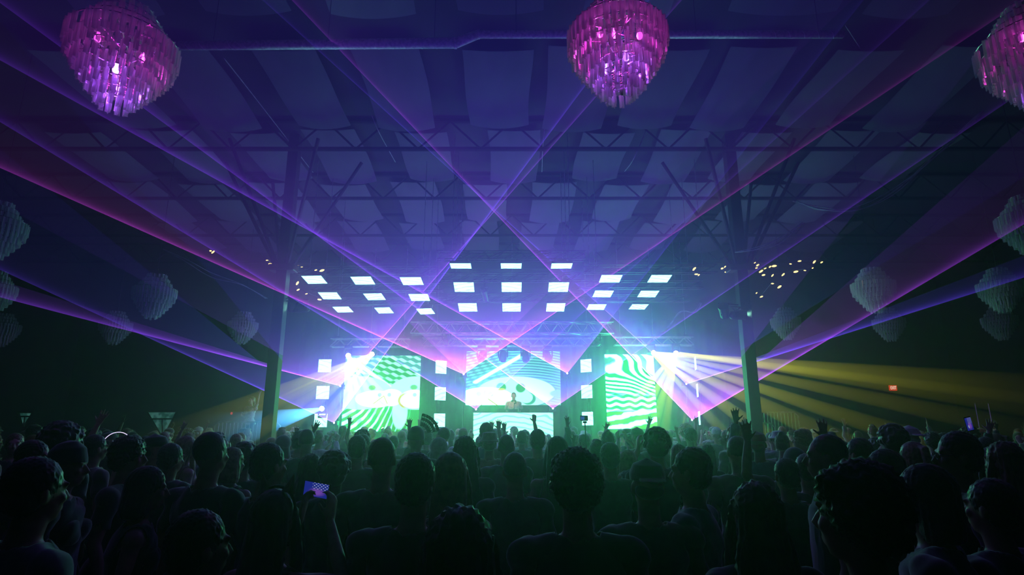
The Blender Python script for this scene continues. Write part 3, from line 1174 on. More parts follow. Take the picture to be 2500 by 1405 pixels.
def rod_places(seed, spacing):
    r = random.Random(seed)
    out = []
    for z, rad in TIERS:
        n = int(2 * math.pi * rad / spacing)
        a0 = r.uniform(0, 6)
        for i in range(n):
            if r.random() < .05:
                continue
            a = a0 + 2 * math.pi * i / n
            out.append((rad * math.cos(a), rad * math.sin(a), z + r.uniform(-.012, .012), a + r.uniform(-.2, .2), r.uniform(-.035, .035), r.uniform(-.035, .035)))
    return out


def torus(bm, R, z, r=.006, n=28):
    tube(bm, [(R * math.cos(2 * math.pi * i / n), R * math.sin(2 * math.pi * i / n), z) for i in range(n)] + [(R, 0, z)], r, 5, cap=False)


FR = NB()
for z, rad in TIERS:
    torus(FR, rad, z + .004)
    for k in range(4):
        a = k * math.pi / 2 + z * 3
        bar(FR, (0, 0, z + .004), (rad * math.cos(a), rad * math.sin(a), z + .004), .005)
tube(FR, [(0, 0, .52), (0, 0, -.45)], .014, 8)
FRAME = to_mesh(FR, 'wire_frame')
FRAME.materials.append(BRASS)
jv, jf = [], []
for (x, y, z, a, tx, ty) in rod_places(3, .084):
    M = Matrix.Translation((x, y, z)) @ Matrix.Rotation(a, 4, 'Z') @ Matrix.Rotation(tx, 4, 'X')
    o = len(jv)
    jv += [tuple(M @ Vector(v)) for v in ROD_V]
    jf += [tuple(o + i for i in f) for f in ROD_F]
JOINED = bpy.data.meshes.new('crystal_rods')
JOINED.from_pydata(jv, [], jf)
JOINED.materials.append(ACR2)
BULB = to_mesh(tube(ell(NB(), (0, 0, 0), (.03, .03, .04)), [(0, 0, .03), (0, 0, .07)], .015, 8), 'bulb_or_glint', True)
MB_P = emit('bulb_magenta', (1.0, .08, .75), 9.0, 'NONE')
MB_V = emit('bulb_violet', (.55, .2, 1.0), 9.0, 'NONE')
MB_C = pbr('clear_bulb', (.7, .75, .8), .1)


def chandelier(loc, label, big=False, lights=(), scale=1.0):
    t = empty('chandelier', loc)
    t.scale = (scale,) * 3
    link('wire_frame', FRAME, None, t)
    if big:
        for (x, y, z, a, tx, ty) in rod_places(hash(label) % 1000 if False else int(loc[0] * 10) % 97, .071):
            o = link('crystal_rod', ROD, None, t, (x, y, z), (tx, ty, a))
    else:
        tag(link('crystal_rods', JOINED, None, t), kind='stuff')
    tube_ = NB()
    tube(tube_, [(0, 0, .5), (0, 0, (ZC - loc[2]) / scale - .03)], .008, 6)
    obj('cable', tube_, STEEL, t)
    for (x, y, z, mat, colr, en) in lights:
        bo_ = link('bulb_or_glint', BULB.copy(), None, t, (x, y, z))
        bo_.data.materials.clear()
        bo_.data.materials.append(mat)
        if en:
            ld = bpy.data.lights.new('bulb_light', 'POINT')
            ld.energy = en
            ld.color = colr
            ld.shadow_soft_size = .04
            lo = bpy.data.objects.new('bulb_light', ld)
            COL.objects.link(lo)
            lo.parent = t
            lo.location = (x, y, z - .07)
    return tag(t, label, 'chandelier', 'tiered acrylic chandeliers')


MG, VL = (1.0, .04, .62), (.42, .08, 1.0)
CH = 3.0
chandelier(P(300, 132, 5.95), 'large purple-lit chandelier of acrylic rods hanging at upper left', True,
           [(.16, .05, -.02, MB_P, MG, CH * .7), (-.2, -.1, .1, MB_P, MG, CH * .4), (.05, -.12, -.26, MB_V, VL, CH * 1.5), (-.02, .05, -.36, MB_V, VL, CH * .9)], 1.02)
chandelier(P(1507, 112, 5.9), 'large magenta-lit chandelier of acrylic rods hanging above the centre', True,
           [(.2, -.1, .04, MB_P, MG, CH * .8), (-.18, -.1, .06, MB_P, MG, CH * .8), (0, .1, .2, MB_P, MG, CH * .5), (.06, -.1, -.2, MB_V, VL, CH * 1.1), (-.1, .05, -.24, MB_V, VL, CH * .8), (0.02, -.03, -.52, MB_C, None, 0)], 1.02)
chandelier(P(2532, 128, 5.9), 'large purple-lit chandelier of acrylic rods cut off by the right edge', True,
           [(-.2, -.08, .1, MB_P, MG, CH * .6), (.1, -.1, -.1, MB_P, MG, CH * .3), (.0, -.1, -.28, MB_V, VL, CH * .4)], 1.02)
for px, py, s, lb in ((377, 720, 15.0, 'unlit chandelier at left, between two others, nearest to the dark blue'),
                      (593, 798, 21.0, 'small far chandelier just left of the left column'),
                      (282, 798, 20.3, 'small far chandelier crossed by the low violet laser edge at left'),
                      (-14, 560, 11.0, 'chandelier cut off by the left edge, highest on that side'),
                      (-18, 712, 15.0, 'chandelier mostly cut off by the left edge, middle one'),
                      (8, 803, 20.5, 'dim chandelier at the left edge, lowest on that side'),
                      (2132, 705, 15.0, 'unlit chandelier at right crossed by the dark magenta band'),
                      (1918, 788, 21.0, 'small far chandelier just right of the right column'),
                      (2170, 790, 20.3, 'small far chandelier at right crossed by the bright blue laser edge'),
                      (2442, 705, 15.2, 'chandelier near the right edge crossed by the blue laser edge'),
                      (2440, 786, 19.8, 'dim chandelier near the right edge, lowest on that side'),
                      (2512, 545, 11.0, 'chandelier cut off by the right edge, halfway up')):
    chandelier(P(px, py, s), lb, False, (), 1.03)

# ------------------------------------------------------------------ wall features
# inverted triangular windows with glazing bars


def glass_glow(nt, X, Y):
    n = noise(nt, 3.2, 3, 'Object')
    return mixc(nt, n.step(.42, .58), (.012, .06, .052), (.05, .17, .15))


GLASSM = emit('glowing_patterned_glass', glass_glow, 1.0, 'NONE')      # weak teal emission put into the panes to brighten them
WFR = pbr('window_bars', (.02, .02, .02), .6)


def tri_window(name, a, b, c, label):
    a, b, c = Vector(a), Vector(b), Vector(c)
    o = a.copy()
    n = (b - a).cross(c - a).normalized() * .03
    t = empty(name, o)
    def seg(p, q):
        return p.lerp(q, .28), p.lerp(q, .62), p.lerp(q, .92)
    l1, l2, l3 = seg(a, c)
    r1, r2, r3 = seg(b, c)
    mt, m3 = (l1 + r1) / 2, (l3 + r3) / 2
    for poly in ((a, b, r1, l1), (l1, mt, m3, l3), (mt, r1, r3, m3), (l3, r3, c)):
        bm_ = NB()
        ctr_ = sum(poly, Vector()) / len(poly)
        vs2 = [bm_.verts.new((p.lerp(ctr_, .04) - o)) for p in poly]
        bm_.faces.new(vs2)
        bmesh.ops.solidify(bm_, geom=bm_.faces[:], thickness=.02)
        obj('pane', bm_, GLASSM, t)
    bars('glazing_bar', [(l1 - o, r1 - o), (mt - o, m3 - o), (l3 - o, r3 - o)], .03, WFR, t, 4)
    bars('frame', [(a - o, b - o), (b - o, c - o), (c - o, a - o)], .045, WFR, t, 4)
    tag(t, label, 'window', None, 'structure')


YW = YB - .08
tri_window('window_1', Py(358, 1005, YW), Py(432, 1005, YW), Py(397, 1072, YW), 'inverted triangular window with glazing bars on the back wall at left')


def Px(px, py, x):
    d = FWD + RIGHT * ((px - CX) / F_PX) + UP * ((CY - py) / F_PX)
    return CAM + d * (x / d.x)


tri_window('window_2', Px(45, 1007, -XW + .08), Px(80, 1007, -XW + .08), Px(56, 1045, -XW + .08), 'dim inverted triangular window on the left wall')

# exit signs
ex = empty('exit_sign', Py(2180, 948, YB - .05))
RED = emit('exit_red', (1.0, .035, .02), .75, 'NONE')
LET = emit('exit_letters', (1.0, .70, .55), 1.5, 'NONE')
obj('case', box(NB(), (0, 0, 0), (.34, .06, .24), bevel=.008), RED, ex)
fc = bpy.data.curves.new('lettering', 'FONT')
fc.body = 'EXIT'
fc.size = .20
fc.align_x = 'CENTER'
fc.align_y = 'CENTER'
fc.extrude = .004
fc.offset = .004
fo_ = bpy.data.objects.new('lettering', fc)
fme = bpy.data.meshes.new_from_object(fo_)
bpy.data.objects.remove(fo_)
fo = bpy.data.objects.new('lettering', fme)
fo.rotation_euler = (math.pi / 2, 0, 0)
fo.location = (0, -.037, 0)
fo.scale = (.66, 1, 1)
fo.parent = ex
fme.materials.clear()
fme.materials.append(LET)
COL.objects.link(fo)
tag(ex, 'red glowing EXIT sign on the back wall at right', 'sign')
sx_ = empty('indicator_lamp', Py(566, 1010, YB - .04))
obj('lens', ell(NB(), (0, -.03, 0), (.05, .03, .06)), emit('dim_red', (1, .04, .05), .6, 'NONE'), sx_)
obj('case', box(NB(), (0, 0, 0), (.12, .05, .16), bevel=.01), BLACK, sx_)
tag(sx_, 'tiny red lamp on the back wall left of the column', 'lamp')


# crowd barriers and railings
def barrier(c, w, h, rz, nb, label, z0=0.0):
    t = empty('metal_railing', (c[0], c[1], z0), rz)
    pts = [(-w / 2, 0, 0), (-w / 2, 0, h - .12), (-w / 2 + .12, 0, h), (w / 2 - .12, 0, h), (w / 2, 0, h - .12), (w / 2, 0, 0)]
    obj('frame', tube(NB(), pts, .022, 8), ALU, t, True)
    bars('rail', [((-w / 2, 0, .15), (w / 2, 0, .15))], .014, ALU, t)
    bars('baluster', [((-w / 2 + w * (i + 1) / (nb + 1), 0, .15), (-w / 2 + w * (i + 1) / (nb + 1), 0, h)) for i in range(nb)], .009, ALU, t, 5)
    tag(t, label, 'railing', 'metal railings beside the stage')


p = Py(1893, 1040, 19.0); barrier(p, 1.5, 2.3, 0, 13, 'tall barred metal railing standing right of the right column')
p = Py(1865, 1040, 17.6); barrier(p, .62, 1.95, 0, 2, 'rounded metal hoop railing behind the raised hand at right')
# performer platform at left of the stage
PFX, PFY = Py(612, 1000, 19.2).x, 19.2
pf = empty('platform', (PFX, PFY, 0))
obj('deck', box(NB(), (0, 0, 1.0), (2.6, 1.5, .08), bevel=.01), BLACK, pf)
for dx in (-1.2, 1.2):
    for dy in (-.65, .65):
        obj('leg', box(NB(), (dx, dy, .48), (.06, .06, .96)), STEEL, pf)
obj('skirt', box(NB(), (0, .1, .5), (2.3, 1.2, .9)), DRAPE, pf)
tag(pf, 'small black dancer platform left of the stage', 'platform')
barrier((PFX + .25, PFY - .68), 2.0, .95, 0, 16, 'low barred railing along the front of the dancer platform', 1.04)
p = Py(2432, 1040, 25.0)
dr2 = empty('goal_stand', (p.x, 25.0, 0))
zt = Py(2432, 985, 25.0).z
bars('post', [((dx, 0, 0), (dx, 0, zt)) for dx in (-.7, -.15, .5)], .03, ALU, dr2)
bars('rail', [((-.7, 0, zt), (.5, 0, zt)), ((-.7, 0, zt * .6), (.5, 0, zt * .6))], .025, ALU, dr2)
tag(dr2, 'faint upright metal frame standing at the far right back', 'frame')


# ------------------------------------------------------------------ cables hung under the ceiling
def cable(pts, r, name, label, strands=3, seed=1, mat=None):
    rr = random.Random(seed)
    t = empty(name, pts[len(pts) // 2])
    o = t.location.copy()
    for s in range(strands):
        off = [Vector((rr.uniform(-.05, .05), rr.uniform(-.05, .05), rr.uniform(-.06, .06) * (1 if 0 < i < len(pts) - 1 else 0))) for i in range(len(pts))]
        fine = []
        P_ = [Vector(p_) + q_ for p_, q_ in zip(pts, off)]
        for i in range(len(P_) - 1):
            p0, p1, p2, p3 = P_[max(0, i - 1)], P_[i], P_[i + 1], P_[min(len(P_) - 1, i + 2)]
            for k_ in range(6):
                u = k_ / 6
                fine.append(.5 * ((2 * p1) + (-p0 + p2) * u + (2 * p0 - 5 * p1 + 4 * p2 - p3) * u * u + (-p0 + 3 * p1 - 3 * p2 + p3) * u ** 3) - o)
        fine.append(P_[-1] - o)
        obj('strand', tube(NB(), fine, r, 5), mat or CABLEM, t, True)
    tag(t, label, 'cable', 'cables slung under the ceiling')


CABLEM = pbr('pale_cable', (.40, .42, .42), .5)
cable([P(2400, 270, 10.5), P(2290, 380, 11), P(2180, 470, 11.6), P(2090, 508, 12), P(2000, 512, 12.6), P(1940, 490, 13.4)], .010, 'hanging_cable', 'pale sagging cable bundle high at right', 4, 2)
cable([P(1960, 545, 13), P(1900, 590, 13), P(1840, 608, 13.2), P(1800, 615, 13.6)], .010, 'hanging_cable', 'pale cable loop swinging into the right column', 3, 3)
cable([P(1710, 740, 15.5), P(1695, 762, 15.5), P(1660, 765, 15.5), P(1630, 800, 15.6), P(1615, 815, 15.6)], .010, 'hanging_cable', 'tangled cable drop right of the right LED tiles', 3, 4)
cable([P(400, 610, 12), P(450, 640, 12), P(520, 672, 12.5), P(590, 690, 13), P(650, 730, 13.8)], .008, 'hanging_cable', 'thin sagging cable left of the left column', 2, 5)
for i, (a, b, c) in enumerate((((903, 278), (930, 330), (965, 395)), ((1335, 285), (1330, 350), (1327, 420)), ((1585, 305), (1545, 385), (1520, 420)))):
    cable([Pz(a[0], a[1], ZC - .12), P(b[0], b[1], 14.5), P(c[0], c[1], 16.0)], .011, 'hanging_cable', 'straight pale drop wire hanging from the ceiling fabric, %s of three' % ('left', 'middle', 'right')[i], 1, 6 + i)
for i, (a, b, c) in enumerate((((540, 140), (610, 230), (760, 420)), ((2070, 60), (2110, 140), (2105, 130)))):
    cable([Pz(a[0], a[1], ZC - .2), Pz(b[0], b[1], ZC - .2), Pz(c[0], c[1], ZC - .2)], .012, 'hanging_cable', ('long straight wire strung under the ceiling at upper left', 'short wire dropping from the right end of the duct')[i], 1, 20 + i)

# warm ceiling reflections near the columns, put in as small glowing flakes
GLOW = emit('warm_glint', (1.0, .72, .22), 3.5, 'NONE')
GL_ME = to_mesh(ell(NB(), (0, 0, 0), (.044, .020, .017), None, 8, 6), 'bulb_or_glint', True)


def glint_row(pts, s, label, seed):
    r = random.Random(seed)
    W = [P(x, y, s + r.uniform(-.4, .4)) for x, y in pts]
    t = empty('glint_cluster', W[0])
    o = W[0].copy()
    obj('wire', tube(NB(), [w - o + Vector((0, 0, .04)) for w in W], .006, 4), STEEL, t)  # made-up wire joining the painted glints
    for w in W:
        b_ = link('bulb_or_glint', GL_ME, GLOW, t, w - o, (r.uniform(-.5, .5), r.uniform(-.9, .3), r.uniform(-.6, .6)))
        q_ = r.uniform(.6, 1.5)
        b_.scale = (q_, q_, q_)
    tag(t, label, 'string lights', 'clusters of warm glints')


glint_row([(652, 636), (660, 645), (672, 650), (664, 656), (676, 646)], 15.5, 'small cluster of warm glints just left of the left column', 1)
glint_row([(728, 650), (737, 652), (786, 661), (771, 660)], 15.5, 'few warm glints just right of the left column', 2)
glint_row([(726, 692), (728, 708), (748, 718), (780, 732)], 15.2, 'short warm glints below the brace of the left column', 3)
glint_row([(1695, 657), (1700, 670), (1706, 672)], 15.5, 'pair of warm glints beside the right LED tiles', 4)
glint_row([(1763, 656), (1770, 652), (1775, 660), (1780, 650), (1785, 643), (1772, 665)], 15.3, 'bright warm glint cluster left of the right column', 5)
glint_row([(1822, 664), (1845, 655), (1850, 648), (1858, 663), (1868, 656), (1880, 652), (1890, 650), (1864, 672), (1825, 641), (1843, 642)], 15.0, 'bright warm glint row right of the right column', 6)
glint_row([(1886, 673), (1912, 671), (1943, 664), (1965, 661), (1984, 655), (1952, 638), (1988, 640), (2006, 641), (1930, 645)], 15.6, 'loose warm glint row farther right of the right column', 7)
glint_row([(1847, 716), (1859, 725), (1886, 693), (1903, 701)], 15.0, 'few scattered warm glints low right of the right column', 8)
glint_row([(514, 613), (520, 616)], 15.5, 'single warm glint pair glowing under the violet laser at left', 9)
# ------------------------------------------------------------------ people
def remeshed(bm, voxel, smooth_it, target, name):
    """union of overlapping closed shapes as one continuous surface"""
    me = to_mesh(bm, name)
    o = bpy.data.objects.new('tmp', me)
    COL.objects.link(o)
    m = o.modifiers.new('r', 'REMESH'); m.mode = 'VOXEL'; m.voxel_size = voxel
    m = o.modifiers.new('s', 'SMOOTH'); m.factor = .5; m.iterations = smooth_it
    dg = bpy.context.evaluated_depsgraph_get()
    dg.update()
    n = len(o.evaluated_get(dg).data.polygons) * 2
    if n > target:
        m = o.modifiers.new('d', 'DECIMATE'); m.ratio = target / n
        dg.update()
    out = bpy.data.meshes.new_from_object(o.evaluated_get(dg))
    bpy.data.objects.remove(o)
    bpy.data.meshes.remove(me)
    out.name = name
    out.polygons.foreach_set('use_smooth', [True] * len(out.polygons))
    return out


V = Vector


def hand(bm, w, d, n, side, spread, curl, seed=0):
    """palm, four unequal fingers and a thumb; d = pointing direction, n = palm normal"""
    d, n = V(d).normalized(), V(n).normalized()
    n = (n - d * n.dot(d)).normalized()
    x = d.cross(n) * side                 # towards the thumb
    w = V(w)
    tube(bm, [w, w + d * .03, w + d * .085, w + d * .098], [(.026, .02), (.036, .016), (.041, .014), (.036, .011)], 10, ref=x)
    for k, (ox, L) in enumerate(((.030, .070), (.010, .080), (-.011, .075), (-.031, .058))):
        base = w + d * (.092 - abs(ox) * .15) + x * ox
        dirn = (d + x * (ox * 9 * spread)).normalized()
        c = curl * (1 + .15 * k)
        p1 = base + dirn * (L * .45)
        d2 = (dirn * math.cos(c) + n * math.sin(c)).normalized()
        p2 = p1 + d2 * (L * .32)
        d3 = (dirn * math.cos(c * 1.9) + n * math.sin(c * 1.9)).normalized()
        p3 = p2 + d3 * (L * .26)
        tube(bm, [base - dirn * .02, base, p1, p2, p3], [.0095, .0098, .009, .0085, .007], 8)
        ell(bm, p3, (.0072,) * 3, None, 8, 6)
    b = w + d * .03 + x * .03
    t1 = b + (x * .75 + d * .6 + n * .25).normalized() * .035
    t2 = t1 + (x * (.5 + .5 * spread) + d * .9 + n * .3).normalized() * .032
    tube(bm, [b - x * .015, b, t1, t2], [.013, .013, .0105, .009], 8)
    ell(bm, t2, (.009,) * 3, None, 8, 6)


# arm poses: elbow, wrist, hand direction, palm normal, spread, curl (right side, x mirrored for left)
ARM = {
    'down': ((.255, -.035, 1.125), (.265, .045, .885), (.0, .12, -1), (-1, 0, 0), .25, .35),
    'hips': ((.31, -.06, 1.16), (.20, .08, 1.00), (-.5, .3, -.6), (-.3, 1, 0), .2, .4),
    'front': ((.25, -.02, 1.13), (.13, .23, 1.16), (-.35, .8, .2), (-1, -.2, .2), .1, .75),
    'phone': ((.275, .17, 1.38), (.088, .34, 1.60), (-.10, .25, 1), (-1, .2, 0), .1, .75),
    'hold': ((.29, .10, 1.36), (.20, .26, 1.60), (.0, .2, 1), (-.6, -.8, 0), .1, .8),
    'up': ((.285, .05, 1.66), (.235, .10, 1.91), (.0, .08, 1), (0, 1, 0), .9, .12),
    'fist': ((.27, .05, 1.66), (.215, .09, 1.92), (.0, .1, 1), (0, 1, 0), .0, 1.15),
    'wave': ((.33, .08, 1.60), (.40, .12, 1.85), (.35, .05, 1), (.2, 1, 0), 1.0, .1),
    'decks': ((.31, -.03, 1.16), (.20, .20, 1.08), (-.25, .8, -.35), (0, .2, -1), .3, .5),
}


def build_body(sex, left, right, name):
    bm = NB()
    f = sex == 'f'
    sh = .165 if f else .19
    # torso
    rings = [(.86, .10, .085), (.90, .155, .115), (.97, .172 if f else .165, .120), (1.07, .135 if f else .152, .098 if f else .108), (1.19, .142 if f else .163, .108), (1.30, .158 if f else .185, .122), (1.385, .155 if f else .182, .105), (1.435, .115 if f else .135, .078), (1.475, .06, .055)]
    tube(bm, [(0, -.01 if z > 1.25 else 0, z) for z, a, b in rings], [(a, b) for z, a, b in rings], 20, ref=(1, 0, 0))
    if f:
        for s in (-1, 1):
            ell(bm, (s * .072, .085, 1.265), (.066, .05, .062))
    for s in (-1, 1):
        ell(bm, (s * .075, -.075, .93), (.09, .07, .09))
        # legs
        tube(bm, [(s * .085, 0, .94), (s * .098, .005, .72), (s * .098, .012, .50), (s * .100, -.012, .36), (s * .100, -.02, .10)], [.092, .080, .056, .056, .038], 14)
        tube(bm, [(s * .10, -.075, .045), (s * .103, -.02, .05), (s * .112, .09, .04), (s * .12, .17, .022)], [(.034, .042), (.04, .05), (.045, .036), (.034, .02)], 12, ref=(1, 0, 0))
        ell(bm, (s * .103, -.04, .045), (.036, .06, .044))
    # arms
    bones = []
    for s, pose in ((1, right), (-1, left)):
        E_, W_, hd, pn, spd, crl = ARM[pose]
        m = lambda v: V((v[0] * s, v[1], v[2]))
        S = V((s * sh, -.012, 1.40))
        el, wr = m(E_), m(W_)
        if f:
            el.x *= .93; wr.x *= .93
        k = .86 if f else 1.0
        ell(bm, S + V((s * .008, 0, -.012)), (.066 * k, .062 * k, .066 * k))
        tube(bm, [V((s * .09, -.015, 1.40)), S, S.lerp(el, .5), el, el.lerp(wr, .35), wr], [.06 * k, .056 * k, .049 * k, .039 * k, .040 * k, .027 * k], 14)
        ell(bm, el, (.041 * k,) * 3)
        hand(bm, wr, m(hd), m(pn), s * (1 if pose != 'x' else 1), spd, crl)
        bones += [('uarm', S, el, .05), ('farm', el, wr, .036), ('hand', wr, wr + m(hd).normalized() * .18, .04)]
    # neck and head
    nk = .048 if f else .058
    tube(bm, [(0, -.025, 1.40), (0, -.012, 1.50), (0, .006, 1.585)], [nk * 1.3, nk, nk], 14)
    ell(bm, (0, -.008, 1.665), (.077, .096, .103), None, 20, 14)
    ell(bm, (0, .030, 1.605), (.062, .066, .075), None, 16, 10)
    ell(bm, (0, .052, 1.560), (.036, .034, .026))                       # chin
    tube(bm, [(0, .088, 1.665), (0, .103, 1.640), (0, .114, 1.617)], [.009, .012, .015], 8)
    ell(bm, (0, .104, 1.613), (.017, .012, .009))
    for s in (-1, 1):
        ell(bm, (s * .032, .083, 1.678), (.026, .012, .009))             # brow
        ell(bm, (s * .036, .070, 1.625), (.026, .022, .022))             # cheek
        ell(bm, (s * .080, -.008, 1.640), (.010, .020, .032), Matrix.Rotation(s * .35, 3, 'Z'))
        ell(bm, (s * .030, .078, 1.657), (.013, .012, .009))             # eyelids
    ell(bm, (0, .092, 1.588), (.024, .009, .006))
    ell(bm, (0, .090, 1.578), (.021, .010, .007))
    me = remeshed(bm, .0085, 2, 15000, name)
    bones += [('torso', V((0, 0, .96)), V((0, -.01, 1.40)), .165), ('neck', V((0, -.012, 1.50)), V((0, .0, 1.56)), .055), ('head', V((0, 0, 1.62)), V((0, 0, 1.69)), .09),
              ('collar', V((-.14, -.01, 1.40)), V((.14, -.01, 1.40)), .065)]
    for s in (-1, 1):
        bones += [('thigh', V((s * .09, 0, .88)), V((s * .098, 0, .50)), .085), ('calf', V((s * .099, 0, .50)), V((s * .1, -.02, .12)), .05), ('foot', V((s * .1, -.06, .04)), V((s * .12, .16, .03)), .045)]
    # nearest bone for every vertex -> garments cut from the same surface
    n = len(me.vertices)
    co = np.empty(n * 3); me.vertices.foreach_get('co', co); co = co.reshape(-1, 3)
    nr = np.empty(n * 3); me.vertex_normals.foreach_get('vector', nr); nr = nr.reshape(-1, 3)
    best = np.full(n, 1e9); lab = np.zeros(n, int); par = np.zeros(n)
    for i, (nm, a, b, r) in enumerate(bones):
        a, b = np.array(a), np.array(b)
        ab = b - a
        t = np.clip(((co - a) @ ab) / (ab @ ab), 0, 1)
        d = np.linalg.norm(co - (a + t[:, None] * ab), axis=1) / r
        k = d < best
        best[k], lab[k], par[k] = d[k], i, t[k]
    names = np.array([b[0] for b in bones])[lab]
    faces = [tuple(p.vertices) for p in me.polygons]

    def cut(mask, off, nm, amp=.006):
        keep = [fc for fc in faces if all(mask[v] for v in fc)]
        used = sorted({v for fc in keep for v in fc})
        ix = {v: i for i, v in enumerate(used)}
        z = co[used]
        fold = np.sin(z[:, 2] * 38 + z[:, 0] * 27 + 2 * np.sin(z[:, 1] * 31)) * amp
        pos = z + nr[used] * (off + fold)[:, None] if not np.isscalar(off) else z + nr[used] * (off + fold)[:, None]
        fs = [tuple(ix[v] for v in fc) for fc in keep]
        N0 = len(used)
        ed = {}
        for fc in fs:
            for i in range(len(fc)):
                e = (fc[i], fc[(i + 1) % len(fc)])
                ed[e] = 1
        rim = [(a_, b_) for (a_, b_) in ed if (b_, a_) not in ed]
        inner = pos - nr[used] * .006
        allf = fs + [tuple(N0 + v for v in fc[::-1]) for fc in fs] + [(b_, a_, N0 + a_, N0 + b_) for a_, b_ in rim]
        g = bpy.data.meshes.new(nm)
        g.from_pydata([tuple(p) for p in pos] + [tuple(p) for p in inner], [], allf)
        g.polygons.foreach_set('use_smooth', [True] * len(g.polygons))
        return g
    zc = co[:, 2]
    core = (np.isin(names, ['torso', 'collar']) & (zc < 1.465)) | ((names == 'thigh') & (zc > .86))
    ua = names == 'uarm'
    fa = names == 'farm'
    G = {'tee': cut(core & (zc > .87) | (ua & (par < .72)), .014, 'shirt'),
         'tank': cut(core & (zc > .87) & ((np.abs(co[:, 0]) < .13) | (zc < 1.36)), .010, 'tank_top', .004),
         'long': cut(core & (zc > .86) | ua | (fa & (par < .93)), .018, 'jacket', .008),
         'pants': cut((np.isin(names, ['thigh', 'calf']) | ((names == 'torso') & (zc < 1.0))) & (zc > .085) & (zc < 1.0), .012, 'trousers'),
         'shoes': cut((names == 'foot') | ((names == 'calf') & (zc < .11)), .009, 'shoes', 0)}
    return me, G


BODY = {}


def body(key):
    if key not in BODY:
        BODY[key] = build_body(*key, 'body')
    return BODY[key]


# ---- hair and headwear (head centre about z 1.66)
def strand_noise(me, amp, fz, fa, seed=0, tuft=1.0):
    n = len(me.vertices)
    co = np.empty(n * 3); me.vertices.foreach_get('co', co); co = co.reshape(-1, 3)
    nr = np.empty(n * 3); me.vertex_normals.foreach_get('vector', nr); nr = nr.reshape(-1, 3)
    a = np.arctan2(co[:, 0], -co[:, 1])
    d = np.sin(a * fa + np.sin(co[:, 2] * fz + seed) * 1.5) * .6 + np.sin(a * fa * 2.3 + co[:, 2] * fz * 1.7) * .4
    d = d + tuft * (np.sin(co[:, 0] * 210 + seed) * np.sin(co[:, 1] * 190 + co[:, 0] * 90) * np.sin(co[:, 2] * 170 + co[:, 1] * 120))
    me.vertices.foreach_set('co', (co + nr * (d * amp)[:, None]).ravel())
    me.update()
    return me


